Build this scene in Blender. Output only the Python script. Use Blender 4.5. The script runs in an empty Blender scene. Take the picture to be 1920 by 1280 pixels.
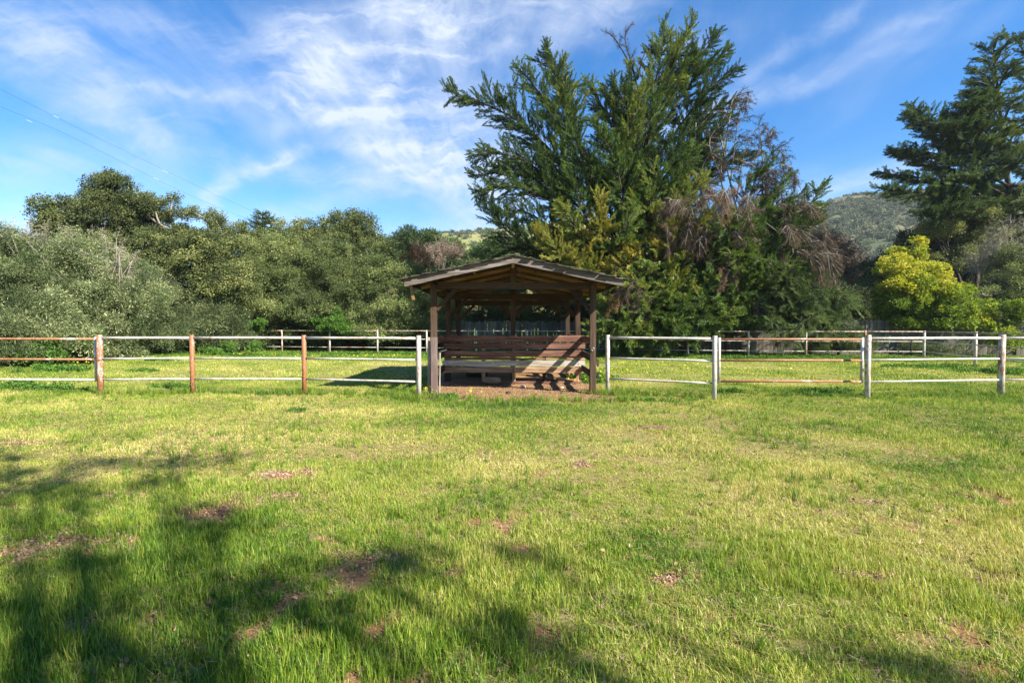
import bpy, math, random
import numpy as np
from mathutils import Vector

SC = bpy.context.scene
COL = SC.collection
rad = math.radians
random.seed(7)
RNG = np.random.default_rng(11)

# ------------------------------------------------------------------ camera
EYE = 1.5
F = 960.0                      # focal length in photo pixels (1920 wide)
TH = math.atan(28 / 960.0)     # slight downward pitch
cam_d = bpy.data.cameras.new('camera'); cam = bpy.data.objects.new('camera', cam_d); COL.objects.link(cam)
cam.location = (0, 0, EYE); cam.rotation_euler = (math.pi / 2 - TH, 0, 0)
cam_d.sensor_width = 36; cam_d.lens = 18; cam_d.clip_end = 6000; cam_d.clip_start = 0.05
SC.camera = cam
# ------------------------------------------------------------------ light
SUNV = Vector((1.0, -0.75, 1.0)).normalized()      # direction towards the sun
sun_d = bpy.data.lights.new('sun', 'SUN'); sun = bpy.data.objects.new('sun', sun_d); COL.objects.link(sun)
sun.rotation_euler = SUNV.to_track_quat('Z', 'Y').to_euler()
sun_d.energy = 5.0; sun_d.angle = rad(0.53); sun_d.color = (1.0, 0.93, 0.82)
SC.view_settings.view_transform = 'Standard'; SC.view_settings.look = 'None'
SC.view_settings.gamma = 1; SC.view_settings.use_curve_mapping = False
SC.view_settings.exposure = 1.66
SC.render.engine = 'CYCLES'
SC.cycles.max_bounces = 8; SC.cycles.transparent_max_bounces = 8
SC.cycles.diffuse_bounces = 4

# ------------------------------------------------------------------ world: sky with cirrus
def build_world():
    w = bpy.data.worlds.new('World'); SC.world = w; w.use_nodes = True
    nt = w.node_tree; N = nt.nodes; L = nt.links; N.clear()
    def node(t, **k):
        n = N.new(t)
        for a, b in k.items(): setattr(n, a, b)
        return n
    def setin(n, i, v):
        if hasattr(v, 'is_output') or isinstance(v, bpy.types.NodeSocket): L.new(v, n.inputs[i])
        else: n.inputs[i].default_value = v
    def math_(op, a, b=0.0, c=0.0, clamp=False):
        n = node('ShaderNodeMath', operation=op, use_clamp=clamp); setin(n, 0, a); setin(n, 1, b)
        if op in ('MULTIPLY_ADD',): setin(n, 2, c)
        return n.outputs[0]
    def vm(op, a, b=(0, 0, 0), s=None):
        n = node('ShaderNodeVectorMath', operation=op); setin(n, 0, a)
        if op != 'LENGTH' and op != 'SCALE': setin(n, 1, b)
        if op == 'SCALE': setin(n, 3, s)
        return n.outputs[1] if op == 'LENGTH' else n.outputs[0]
    def comb(x, y, z=0.0):
        n = node('ShaderNodeCombineXYZ'); setin(n, 0, x); setin(n, 1, y); setin(n, 2, z); return n.outputs[0]
    def noise(v, scale, detail=6, rough=.55, dist=0.0):
        n = node('ShaderNodeTexNoise'); setin(n, 'Vector', v); n.inputs['Scale'].default_value = scale
        n.inputs['Detail'].default_value = detail; n.inputs['Roughness'].default_value = rough
        n.inputs['Distortion'].default_value = dist
        return n.outputs[0], n.outputs[1]
    def ramp(v, a, b):
        n = node('ShaderNodeMapRange', interpolation_type='SMOOTHSTEP'); setin(n, 0, v)
        n.inputs[1].default_value = a; n.inputs[2].default_value = b; return n.outputs[0]
    sky = node('ShaderNodeTexSky', sky_type='NISHITA', sun_disc=False)
    sky.sun_elevation = math.asin(SUNV.z); sky.sun_rotation = math.atan2(SUNV.x, SUNV.y)
    sky.air_density = 1.0; sky.dust_density = 0.15; sky.ozone_density = 2.0; sky.altitude = 200
    tc = node('ShaderNodeTexCoord'); D = tc.outputs['Generated']
    sp = node('ShaderNodeSeparateXYZ'); L.new(D, sp.inputs[0]); x, y, z = sp.outputs
    zz = math_('MAXIMUM', z, 0.0); zd = math_('ADD', zz, 0.12)
    plane = comb(math_('DIVIDE', x, zd), math_('DIVIDE', y, zd))
    # wispy high-cloud texture: strands running away from the viewer
    _, wc = noise(plane, 0.9, 3, .5)
    warp = vm('SCALE', vm('SUBTRACT', wc, (.5, .5, .5)), s=.55)
    pw = vm('ADD', plane, warp)
    st = vm('MULTIPLY', pw, (3.4, 0.75, 1)); s1, _ = noise(st, 1.0, 8, .60, .15)
    fine = vm('MULTIPLY', pw, (9.0, 2.2, 1)); s2, _ = noise(fine, 1.0, 6, .62, .2)
    st3 = vm('MULTIPLY', pw, (1.1, 0.55, 1)); s3, _ = noise(st3, 1.0, 4, .5)
    # gnomonic coordinates about the north heading hold the individual wisps of this sky
    yy = math_('MAXIMUM', y, 0.08)
    q = comb(math_('DIVIDE', x, yy), math_('DIVIDE', z, yy))
    _, qc = noise(q, 3.2, 5, .6)
    qw = vm('ADD', q, vm('SCALE', vm('SUBTRACT', qc, (.5, .5, .5)), s=0.13))
    front = ramp(y, 0.08, 0.3)
    def px(X, Y): return ((X - 963) / F, (612 - Y) / F)
    # cx, cy, half length, half width (photo pixels), angle, strength
    wisps = [(700, 70, 300, 95, 25, .62), (800, 90, 90, 50, -40, .55), (900, 30, 260, 80, 12, .5), (1120, 30, 220, 40, 25, .35),
             (560, 205, 80, 50, 60, .55), (650, 234, 100, 13, 8, .85), (730, 170, 60, 16, 50, .5), (585, 110, 110, 60, -60, .5),
             (800, 250, 190, 70, -28, .45), (830, 330, 150, 42, -24, .8), (715, 290, 40, 14, 0, .7), (880, 240, 130, 80, -30, .5),
             (480, 325, 95, 15, 22, .8), (410, 362, 45, 22, 60, .6), (640, 335, 190, 24, -10, .5), (600, 385, 220, 20, 8, .5), (700, 310, 90, 14, -20, .5), (820, 300, 120, 22, -8, .6), (660, 215, 20, 10, 0, -.25), (700, 128, 46, 16, 10, -.45),
             (120, 110, 260, 60, -28, .45), (60, 30, 180, 50, -20, .35), (330, 60, 200, 30, -18, .3), (230, 250, 120, 60, -25, .4),
             (380, 190, 130, 12, -6, .25), (90, 320, 150, 60, 5, .4), (60, 430, 160, 50, 5, .35), (330, 440, 260, 40, 0, .35), (920, 420, 140, 60, 25, .45), (1500, 80, 200, 18, 32, .35),
             (1450, 180, 300, 16, 18, .30), (1640, 330, 260, 16, 12, .3), (1700, 60, 300, 14, 22, .25), (1250, 120, 160, 40, 35, .25),
             (1560, 340, 200, 30, 6, .22), (700, 440, 200, 20, 5, .25)]
    tot = None
    for (cx, cy, hl, hw, ang, s) in wisps:
        mp = node('ShaderNodeMapping', vector_type='TEXTURE'); L.new(qw, mp.inputs[0])
        a, b = px(cx, cy); mp.inputs['Location'].default_value = (a, b, 0)
        mp.inputs['Rotation'].default_value = (0, 0, rad(ang)); mp.inputs['Scale'].default_value = (hl / F, hw / F, 1)
        sep = node('ShaderNodeVectorMath', operation='MULTIPLY'); L.new(mp.outputs[0], sep.inputs[0]); sep.inputs[1].default_value = (1, 1, 0)
        ln = vm('LENGTH', sep.outputs[0])
        g = math_('EXPONENT', math_('MULTIPLY', math_('MULTIPLY', ln, ln), -0.9))
        tot = math_('MULTIPLY_ADD', g, s, tot if tot is not None else 0.0)
    tot = math_('MULTIPLY', tot, front)
    wisp_tex = math_('ADD', math_('MULTIPLY', s1, .9), math_('MULTIPLY', s2, .55))
    wt = ramp(wisp_tex, .50, .98)
    _, q2 = noise(q, 6.5, 4, .6)
    qa = vm('ADD', qw, vm('SCALE', vm('SUBTRACT', q2, (.5, .5, .5)), s=.10))
    rot = node('ShaderNodeMapping'); L.new(qa, rot.inputs[0]); rot.inputs['Rotation'].default_value = (0, 0, rad(14)); rot.inputs['Scale'].default_value = (4.5, 17.0, 1)
    f1, _ = noise(rot.outputs[0], 1.0, 9, .66, .5)
    rot2 = node('ShaderNodeMapping'); L.new(qa, rot2.inputs[0]); rot2.inputs['Rotation'].default_value = (0, 0, rad(-32)); rot2.inputs['Scale'].default_value = (6.0, 19.0, 1)
    f2, _ = noise(rot2.outputs[0], 1.0, 8, .62, .4)
    curl = ramp(math_('ADD', math_('MULTIPLY', f1, .7), math_('MULTIPLY', f2, .6)), .52, .90)
    body = math_('ADD', math_('MULTIPLY', wt, .50), math_('MULTIPLY', curl, .74))
    c1 = math_('MULTIPLY', tot, math_('ADD', body, .16))
    veil = math_('MULTIPLY', ramp(s3, .40, .75), math_('MULTIPLY', wt, .32))
    cov = math_('ADD', c1, veil, clamp=True)
    cov = math_('MULTIPLY', cov, ramp(z, -.02, .12), clamp=True)
    cov = math_('MINIMUM', math_('MULTIPLY', cov, .95), .93)
    hs = node('ShaderNodeHueSaturation'); L.new(sky.outputs[0], hs.inputs['Color']); hs.inputs['Saturation'].default_value = 1.42; hs.inputs['Hue'].default_value = .505
    mix = node('ShaderNodeMix', data_type='RGBA'); L.new(cov, mix.inputs[0]); L.new(hs.outputs[0], mix.inputs[6])
    mix.inputs[7].default_value = (3.8, 4.25, 5.0, 1)
    bg = node('ShaderNodeBackground'); L.new(mix.outputs[2], bg.inputs[0]); bg.inputs[1].default_value = 0.072
    out = node('ShaderNodeOutputWorld'); L.new(bg.outputs[0], out.inputs[0])
    w.cycles.sampling_method = 'MANUAL'; w.cycles.sample_map_resolution = 512
build_world()

# ------------------------------------------------------------------ camera geometry helpers
def ray(px, py):
    u = (px - 960) / F; v = (640 - py) / F
    return np.array([u, math.cos(TH) + v * math.sin(TH), -math.sin(TH) + v * math.cos(TH)])
def P(px, py, d):
    r = ray(px, py); t = d / r[1]; return np.array([r[0] * t, d, EYE + r[2] * t])
def G(px, py, z=0.0):
    r = ray(px, py); t = (z - EYE) / r[2]; return np.array([r[0] * t, r[1] * t, z])
def X(px, d): return P(px, 612, d)[0]

# ------------------------------------------------------------------ numpy noise
def _hash(ix, iy, seed):
    h = (ix * 374761393 + iy * 668265263 + seed * 982451653) & 0xffffffff
    h = ((h ^ (h >> 13)) * 1274126177) & 0xffffffff
    return ((h ^ (h >> 16)) & 0xffff) / 65535.0
def vnoise(x, y, seed=0):
    ix = np.floor(x).astype(np.int64); iy = np.floor(y).astype(np.int64)
    fx = x - ix; fy = y - iy; fx = fx * fx * (3 - 2 * fx); fy = fy * fy * (3 - 2 * fy)
    a = _hash(ix, iy, seed); b = _hash(ix + 1, iy, seed); c = _hash(ix, iy + 1, seed); d = _hash(ix + 1, iy + 1, seed)
    return (a * (1 - fx) + b * fx) * (1 - fy) + (c * (1 - fx) + d * fx) * fy
def fbm(x, y, seed=0, oct=4):
    s = 0; a = .5; t = 0
    for i in range(oct):
        s = s + a * vnoise(x * 2 ** i + 17.3 * i, y * 2 ** i - 9.1 * i, seed + i); t += a; a *= .5
    return s / t
def sstep(a, b, x):
    t = np.clip((x - a) / (b - a), 0, 1); return t * t * (3 - 2 * t)

# ------------------------------------------------------------------ mesh builder
class MB:
    def __init__(s): s.v = []; s.f = []; s.n = 0
    def add(s, v, f):
        v = np.asarray(v, float); s.v.append(v); s.f += [tuple(i + s.n for i in q) for q in f]; s.n += len(v)
    def box(s, c, size, jit=0.0, seg=1, axis=0, M=None):
        sx, sy, sz = [a / 2 for a in size]; h = [sx, sy, sz]
        oth = [a for a in range(3) if a != axis]
        vs = []
        for k in range(seg + 1):
            t = -1 + 2 * k / seg
            j2 = [random.gauss(0, jit), random.gauss(0, jit)]
            for (p, q) in ((-1, -1), (1, -1), (1, 1), (-1, 1)):
                v = [0, 0, 0]; v[axis] = t * h[axis] + (random.gauss(0, jit) if k in (0, seg) else 0)
                v[oth[0]] = p * h[oth[0]] + j2[0] + random.gauss(0, jit * .6); v[oth[1]] = q * h[oth[1]] + j2[1] + random.gauss(0, jit * .6)
                vs.append(v)
        f = [(3, 2, 1, 0), tuple(4 * seg + i for i in range(4))]
        for k in range(seg):
            for i in range(4):
                a = 4 * k + i; b = 4 * k + (i + 1) % 4; f.append((a, b, b + 4, a + 4))
        if axis == 1: f = [tuple(reversed(q)) for q in f]
        vs = np.array(vs)
        if M is not None: vs = vs @ np.asarray(M).T
        s.add(vs + np.asarray(c), f)
    def beam(s, a, b, w, h, jit=0.0, seg=3, up=(0, 0, 1)):
        a = np.asarray(a, float); b = np.asarray(b, float); d = b - a; L = np.linalg.norm(d); d /= L
        u = np.asarray(up, float); r = np.cross(d, u)
        if np.linalg.norm(r) < 1e-4: r = np.cross(d, (1, 0, 0))
        r /= np.linalg.norm(r); u = np.cross(r, d)
        s.box((a + b) / 2, (L, w, h), jit, seg, 0, np.stack([d, -r, u], 1))
    def tube(s, pts, rs, n=6, cap=True):
        pts = np.asarray(pts, float); m = len(pts)
        if np.isscalar(rs): rs = [rs] * m
        d = np.gradient(pts, axis=0); d /= np.linalg.norm(d, axis=1)[:, None] + 1e-9
        ref = np.array([0.0, 0, 1]) if abs(d[0][2]) < .9 else np.array([1.0, 0, 0])
        vs = []
        r0 = np.cross(d[0], ref); r0 /= np.linalg.norm(r0)
        for k in range(m):
            r0 = r0 - d[k] * np.dot(r0, d[k]); r0 /= np.linalg.norm(r0) + 1e-9; u = np.cross(d[k], r0)
            for i in range(n):
                t = 2 * math.pi * i / n; vs.append(pts[k] + rs[k] * (math.cos(t) * r0 + math.sin(t) * u))
        f = []
        for k in range(m - 1):
            for i in range(n):
                a = k * n + i; b = k * n + (i + 1) % n; f.append((a, b, b + n, a + n))
        if cap: f.append(tuple(range(n))[::-1]); f.append(tuple((m - 1) * n + i for i in range(n)))
        s.add(vs, f)
    def mesh(s, name, smooth=False):
        me = bpy.data.meshes.new(name)
        v = np.concatenate(s.v) if s.v else np.zeros((0, 3))
        me.from_pydata(v.tolist(), [], s.f); 
        if smooth: me.polygons.foreach_set('use_smooth', [True] * len(me.polygons))
        me.update(); return me
    def build(s, name, mat, parent=None, smooth=False):
        me = s.mesh(name, smooth)
        if mat: me.materials.append(mat)
        return link(name, me, parent)
def link(name, me, parent=None):
    o = bpy.data.objects.new(name, me); COL.objects.link(o)
    if parent is not None:
        o.parent = parent
        if parent.type == 'EMPTY': o.matrix_parent_inverse = _inv(parent)
        else: o.matrix_parent_inverse = _inv(parent)
    return o
def _inv(p):
    from mathutils import Matrix
    m = Matrix.Translation(p.location)
    if p.parent is not None: return Matrix.Identity(4)
    return m.inverted()
def thing(name, label, cat, loc=(0, 0, 0), group=None):
    o = bpy.data.objects.new(name, None); COL.objects.link(o); o.location = [float(a) for a in loc]; o.empty_display_size = .2
    o['label'] = label; o['category'] = cat
    if group: o['group'] = group
    return o
def tag(o, label=None, cat=None, group=None, kind=None):
    if label: o['label'] = label
    if cat: o['category'] = cat
    if group: o['group'] = group
    if kind: o['kind'] = kind
    return o

# ------------------------------------------------------------------ materials
def mat_base(name):
    m = bpy.data.materials.new(name); m.use_nodes = True; nt = m.node_tree
    b = nt.nodes['Principled BSDF']; return m, nt, b
def tex(nt, scale=(1, 1, 1), s=1.0, detail=4, rough=.6, coord='Object', dist=0.0, off=(0, 0, 0)):
    tc = nt.nodes.new('ShaderNodeTexCoord'); mp = nt.nodes.new('ShaderNodeMapping'); mp.inputs['Scale'].default_value = scale
    mp.inputs['Location'].default_value = off
    nt.links.new(tc.outputs[coord], mp.inputs[0]); n = nt.nodes.new('ShaderNodeTexNoise'); nt.links.new(mp.outputs[0], n.inputs['Vector'])
    n.inputs['Scale'].default_value = s; n.inputs['Detail'].default_value = detail; n.inputs['Roughness'].default_value = rough
    n.inputs['Distortion'].default_value = dist
    return n.outputs[0]
def cramp(nt, v, stops):
    r = nt.nodes.new('ShaderNodeValToRGB'); e = r.color_ramp.elements
    e[0].position, e[0].color = stops[0][0], (*stops[0][1], 1); e[1].position, e[1].color = stops[-1][0], (*stops[-1][1], 1)
    for p, c in stops[1:-1]:
        k = e.new(p); k.color = (*c, 1)
    nt.links.new(v, r.inputs[0]); return r.outputs[0]
def mixc(nt, f, a, b, mode='MIX'):
    n = nt.nodes.new('ShaderNodeMix'); n.data_type = 'RGBA'; n.blend_type = mode
    for i, v in ((0, f), (6, a), (7, b)):
        if isinstance(v, bpy.types.NodeSocket): nt.links.new(v, n.inputs[i])
        elif i == 0: n.inputs[0].default_value = v
        else: n.inputs[i].default_value = (*v, 1)
    return n.outputs[2]
def bump(nt, b, v, strength=.4, dist=.01):
    n = nt.nodes.new('ShaderNodeBump'); n.inputs['Strength'].default_value = strength; n.inputs['Distance'].default_value = dist
    nt.links.new(v, n.inputs['Height']); nt.links.new(n.outputs[0], b.inputs['Normal'])
def wood(name, dark, mid, light, axis=0, rough=.85, grey=None):
    m, nt, b = mat_base(name)
    sc = [20, 20, 20]; sc[axis] = 1.1
    g = tex(nt, sc, 1, 7, .72, dist=.5); col = cramp(nt, g, [(.33, dark), (.5, mid), (.66, light)])
    sc2 = [3, 3, 3]; sc2[axis] = .7
    p = tex(nt, sc2, 1, 5, .6)
    if grey: col = mixc(nt, cramp(nt, p, [(.42, (0, 0, 0)), (.62, (1, 1, 1))]), col, grey)
    else: col = mixc(nt, cramp(nt, p, [(.35, (0, 0, 0)), (.7, (.6, .6, .6))]), col, dark)
    k = tex(nt, (1, 1, 1), 9, 2, .5); col = mixc(nt, cramp(nt, k, [(.70, (0, 0, 0)), (.74, (.8, .8, .8))]), col, tuple(c * .35 for c in dark))
    oi = nt.nodes.new('ShaderNodeObjectInfo')
    mr = nt.nodes.new('ShaderNodeMapRange'); nt.links.new(oi.outputs['Random'], mr.inputs[0]); mr.inputs[3].default_value = .68; mr.inputs[4].default_value = 1.3
    vmn = nt.nodes.new('ShaderNodeVectorMath'); vmn.operation = 'SCALE'; nt.links.new(col, vmn.inputs[0]); nt.links.new(mr.outputs[0], vmn.inputs[3])
    nt.links.new(vmn.outputs[0], b.inputs['Base Color']); b.inputs['Roughness'].default_value = rough
    b.inputs['Specular IOR Level'].default_value = .25
    bump(nt, b, g, .6, .006); return m
BROWN = ((.014, .008, .006), (.042, .022, .015), (.09, .052, .036))
RED = ((.030, .012, .008), (.095, .036, .022), (.185, .085, .055))
TAN = ((.09, .05, .026), (.40, .25, .14), (.62, .44, .28))
GREYW = ((.13, .11, .09), (.34, .30, .25), (.54, .49, .42))
WD = {}
def W(kind, axis):
    k = (kind, axis)
    if k not in WD:
        p, grey = {'brown': (BROWN, None), 'red': (((.035, .016, .011), (.17, .082, .054), (.33, .185, .13)), None), 'tan': (TAN, None), 'grey': (GREYW, None),
                   'beam': (((.014, .008, .004), (.042, .023, .011), (.085, .048, .026)), (.055, .031, .015)), 'bounce_gold': (((.14, .08, .03), (.34, .20, .085), (.50, .32, .15)), None), 'underside': (((.012, .008, .005), (.032, .020, .012), (.06, .038, .022)), None),  # golden and dark roof woods carry painted bounce light and shadow gaps
                   'barge': (((.055, .042, .037), (.155, .128, .108), (.30, .255, .22)), (.10, .075, .06)),
                   'post': (((.018, .010, .006), (.056, .031, .018), (.12, .072, .047)), (.068, .045, .030)),
                   'plankgrey': (((.055, .04, .034), (.15, .115, .10), (.27, .225, .20)), (.10, .07, .06)),
                   'fenceboard': (((.05, .043, .034), (.125, .11, .088), (.22, .195, .16)), None)}[kind]
        WD[k] = wood('wood_' + kind, *p, axis=axis, grey=grey)
    return WD[k]
def paint(name, amt, streak=2):
    m, nt, b = mat_base(name); sc = [22, 22, 22]; sc[streak] = 8
    n = tex(nt, sc, 1, 7, .68, dist=.3); big = tex(nt, (1, 1, 1), 2.3, 3, .5)
    ad = nt.nodes.new('ShaderNodeMath'); ad.operation = 'MULTIPLY_ADD'; nt.links.new(n, ad.inputs[0]); ad.inputs[1].default_value = .8
    m2 = nt.nodes.new('ShaderNodeMath'); m2.operation = 'MULTIPLY'; nt.links.new(big, m2.inputs[0]); m2.inputs[1].default_value = .35
    nt.links.new(m2.outputs[0], ad.inputs[2])
    t = .735 - .32 * amt
    fac = cramp(nt, ad.outputs[0], [(t, (0, 0, 0)), (t + .07, (1, 1, 1))])
    rn = tex(nt, (1, 1, 1), 45, 4, .6); rust = cramp(nt, rn, [(.3, (.13, .045, .02)), (.55, (.30, .12, .05)), (.8, (.48, .25, .12))])
    dn = tex(nt, (1, 1, 1), 14, 4, .6); white = cramp(nt, dn, [(.3, (.22, .20, .17)), (.5, (.46, .44, .40)), (1, (.66, .64, .60))])
    ln = tex(nt, (1, 1, 1), 7, 5, .7); white = mixc(nt, cramp(nt, ln, [(.48, (0, 0, 0)), (.62, (.75, .75, .75))]), white, (.40, .29, .17))
    nt.links.new(mixc(nt, fac, white, rust), b.inputs['Base Color']); b.inputs['Roughness'].default_value = .6
    bump(nt, b, ad.outputs[0], .5, .004); return m
PT = {}
def PAINT(a, s=2):
    if (a, s) not in PT: PT[(a, s)] = paint('weathered_white_paint', a, s)
    return PT[(a, s)]
def simple(name, c, rough=.8, metal=0, var=.25, s=20):
    m, nt, b = mat_base(name); n = tex(nt, (1, 1, 1), s, 4, .6)
    nt.links.new(cramp(nt, n, [(.3, tuple(v * (1 - var) for v in c)), (.75, tuple(min(1, v * (1 + var)) for v in c))]), b.inputs['Base Color'])
    b.inputs['Roughness'].default_value = rough; b.inputs['Metallic'].default_value = metal; bump(nt, b, n, .3, .01); return m
def leaf(name, stops, trans=.35, rough=.65, spec=.25, attr='tint'):
    """foliage: colour follows the plant's own leaf variation (instance attribute) plus a per-leaf value"""
    m, nt, b = mat_base(name)
    a = nt.nodes.new('ShaderNodeAttribute'); a.attribute_type = 'INSTANCER'; a.attribute_name = attr
    v = nt.nodes.new('ShaderNodeAttribute'); v.attribute_type = 'GEOMETRY'; v.attribute_name = 'lv'
    s = nt.nodes.new('ShaderNodeMath'); s.operation = 'MULTIPLY_ADD'; nt.links.new(v.outputs['Fac'], s.inputs[0]); s.inputs[1].default_value = .56
    s2 = nt.nodes.new('ShaderNodeMath'); s2.operation = 'SUBTRACT'; nt.links.new(a.outputs['Fac'], s2.inputs[0]); s2.inputs[1].default_value = .28
    nt.links.new(s2.outputs[0], s.inputs[2])
    col = cramp(nt, s.outputs[0], stops)
    b.inputs['Roughness'].default_value = rough; b.inputs['Specular IOR Level'].default_value = spec
    nt.links.new(col, b.inputs['Base Color'])
    if trans > 0:
        tr = nt.nodes.new('ShaderNodeBsdfTranslucent')
        nt.links.new(mixc(nt, 1.0, col, (1.25, 1.25, .65), 'MULTIPLY'), tr.inputs[0])
        mx = nt.nodes.new('ShaderNodeMixShader'); mx.inputs[0].default_value = trans
        nt.links.new(b.outputs[0], mx.inputs[1]); nt.links.new(tr.outputs[0], mx.inputs[2])
        nt.links.new(mx.outputs[0], nt.nodes['Material Output'].inputs[0])
    return m
M = {}
M['cypress'] = leaf('cypress_foliage', [(.0, (.018, .038, .012)), (.3, (.048, .094, .024)), (.55, (.098, .165, .032)), (.82, (.20, .26, .042)), (1, (.42, .31, .055))], .25)
M['conifer'] = leaf('dark_conifer_foliage', [(.0, (.020, .042, .015)), (.35, (.056, .098, .030)), (.75, (.13, .185, .048)), (1, (.20, .24, .06))], .2)
M['dead'] = leaf('dead_brown_twigs', [(.0, (.040, .027, .018)), (.4, (.095, .066, .046)), (.75, (.18, .145, .110)), (1, (.36, .15, .05))], .1, .85, .1)
M['oak'] = leaf('oak_leaves', [(.0, (.030, .042, .014)), (.4, (.082, .105, .032)), (.8, (.17, .195, .06)), (1, (.29, .28, .10))], .25)
M['olive'] = leaf('olive_bush_leaves', [(.0, (.034, .050, .017)), (.4, (.095, .130, .042)), (.8, (.185, .225, .075)), (1, (.27, .30, .11))], .28)
M['willow'] = leaf('grey_green_leaves', [(.0, (.030, .046, .018)), (.4, (.080, .112, .042)), (.8, (.185, .225, .09)), (1, (.42, .43, .24))], .28)
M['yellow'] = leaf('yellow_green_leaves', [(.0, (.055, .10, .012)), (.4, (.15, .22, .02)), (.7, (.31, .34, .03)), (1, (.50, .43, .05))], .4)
M['bright'] = leaf('bright_vine_leaves', [(.0, (.05, .11, .015)), (.5, (.10, .21, .03)), (1, (.20, .33, .06))], .4)
M['cedar'] = leaf('feathery_cedar_foliage', [(.0, (.034, .060, .022)), (.4, (.075, .12, .04)), (.8, (.14, .19, .06)), (1, (.20, .24, .09))], .3)
M['bare'] = leaf('bare_grey_twigs', [(.0, (.13, .115, .08)), (.5, (.25, .225, .165)), (1, (.42, .39, .29))], .0, .9, .1)
M['pinkbare'] = leaf('pinkish_bare_twigs', [(.0, (.11, .08, .055)), (.5, (.20, .15, .11)), (1, (.28, .22, .17))], .0, .9, .1)
M['chaparral'] = leaf('chaparral_leaves', [(.0, (.05, .068, .036)), (.5, (.088, .11, .055)), (1, (.14, .16, .08))], .1)
M['grass'] = leaf('grass_blades', [(.0, (.040, .105, .010)), (.3, (.125, .22, .018)), (.5, (.25, .31, .036)), (.75, (.42, .41, .09)), (1, (.58, .48, .23))], .32, .5, .3)
M['weed'] = leaf('weed_leaves', [(.0, (.045, .10, .015)), (.5, (.085, .19, .025)), (1, (.15, .27, .04))], .35)
M['petal'] = leaf('yellow_petals', [(0, (.80, .68, .01)), (1, (.92, .85, .05))], .3)
M['litter'] = leaf('dry_fallen_leaves', [(.0, (.10, .055, .03)), (.5, (.28, .18, .11)), (1, (.50, .38, .26))], .1, .9, .1)
M['bark'] = simple('dark_bark', (.040, .030, .023), .95, 0, .5, 12)
M['greybark'] = simple('pale_grey_bark', (.19, .165, .135), .95, 0, .4, 14)
M['iron'] = simple('grey_metal', (.30, .30, .30), .45, .8, .3, 30)
M['rustiron'] = simple('rusty_chain_iron', (.16, .08, .045), .8, .3, .5, 60)
M['rubber'] = simple('black_rubber', (.018, .018, .02), .7, 0, .3)
M['stone'] = simple('pale_stone', (.42, .35, .28), .9, 0, .3, 30)
M['cable'] = simple('black_cable', (.05, .05, .055), .5, 0, .1)
M['spacer'] = simple('pale_cable_marker', (.45, .55, .55), .5, 0, .1)

# ------------------------------------------------------------------ instancing of leaves on computed points
def proto(name, v, f, lv, mat):
    me = bpy.data.meshes.new(name); me.from_pydata(np.asarray(v).tolist(), [], f)
    a = me.attributes.new('lv', 'FLOAT', 'FACE'); a.data.foreach_set('value', np.asarray(lv, np.float32))
    me.materials.append(mat); me.update(); return me
_GN = {}
def gn_group(meshes):
    key = tuple(m.name for m in meshes)
    if key in _GN: return _GN[key]
    ng = bpy.data.node_groups.new('leaf_scatter', 'GeometryNodeTree'); _GN[key] = ng
    ng.interface.new_socket('Geometry', in_out='INPUT', socket_type='NodeSocketGeometry')
    ng.interface.new_socket('Geometry', in_out='OUTPUT', socket_type='NodeSocketGeometry')
    N = ng.nodes; L = ng.links
    gi = N.new('NodeGroupInput'); go = N.new('NodeGroupOutput')
    join = N.new('GeometryNodeJoinGeometry')
    for m in meshes:
        ob = bpy.data.objects.new(m.name, m); ob.use_fake_user = True
        oi = N.new('GeometryNodeObjectInfo'); oi.inputs['Object'].default_value = ob; oi.inputs['As Instance'].default_value = False
        g2 = N.new('GeometryNodeGeometryToInstance'); L.new(oi.outputs['Geometry'], g2.inputs[0]); L.new(g2.outputs[0], join.inputs[0])
    iop = N.new('GeometryNodeInstanceOnPoints'); L.new(gi.outputs[0], iop.inputs['Points']); L.new(join.outputs[0], iop.inputs['Instance'])
    iop.inputs['Pick Instance'].default_value = True
    def na(nm, t):
        n = N.new('GeometryNodeInputNamedAttribute'); n.data_type = t; n.inputs['Name'].default_value = nm; return n.outputs['Attribute']
    L.new(na('idx', 'INT'), iop.inputs['Instance Index']); L.new(na('rot', 'FLOAT_VECTOR'), iop.inputs['Rotation'])
    L.new(na('scl', 'FLOAT_VECTOR'), iop.inputs['Scale']); L.new(iop.outputs[0], go.inputs[0]); return ng
def scatter(name, pts, rot, scl, tint, meshes, parent=None):
    pts = np.asarray(pts, np.float32); n = len(pts)
    me = bpy.data.meshes.new(name); me.vertices.add(n); me.vertices.foreach_set('co', pts.ravel())
    a = me.attributes.new('rot', 'FLOAT_VECTOR', 'POINT'); a.data.foreach_set('vector', np.asarray(rot, np.float32).ravel())
    s = np.asarray(scl, np.float32)
    if s.ndim == 1: s = np.repeat(s[:, None], 3, 1)
    a = me.attributes.new('scl', 'FLOAT_VECTOR', 'POINT'); a.data.foreach_set('vector', s.ravel())
    a = me.attributes.new('tint', 'FLOAT', 'POINT'); a.data.foreach_set('value', np.clip(np.asarray(tint, np.float32), 0, 1))
    a = me.attributes.new('idx', 'INT', 'POINT'); a.data.foreach_set('value', RNG.integers(0, len(meshes), n).astype(np.int32))
    o = link(name, me, parent); md = o.modifiers.new('leaves', 'NODES'); md.node_group = gn_group(meshes); return o
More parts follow.
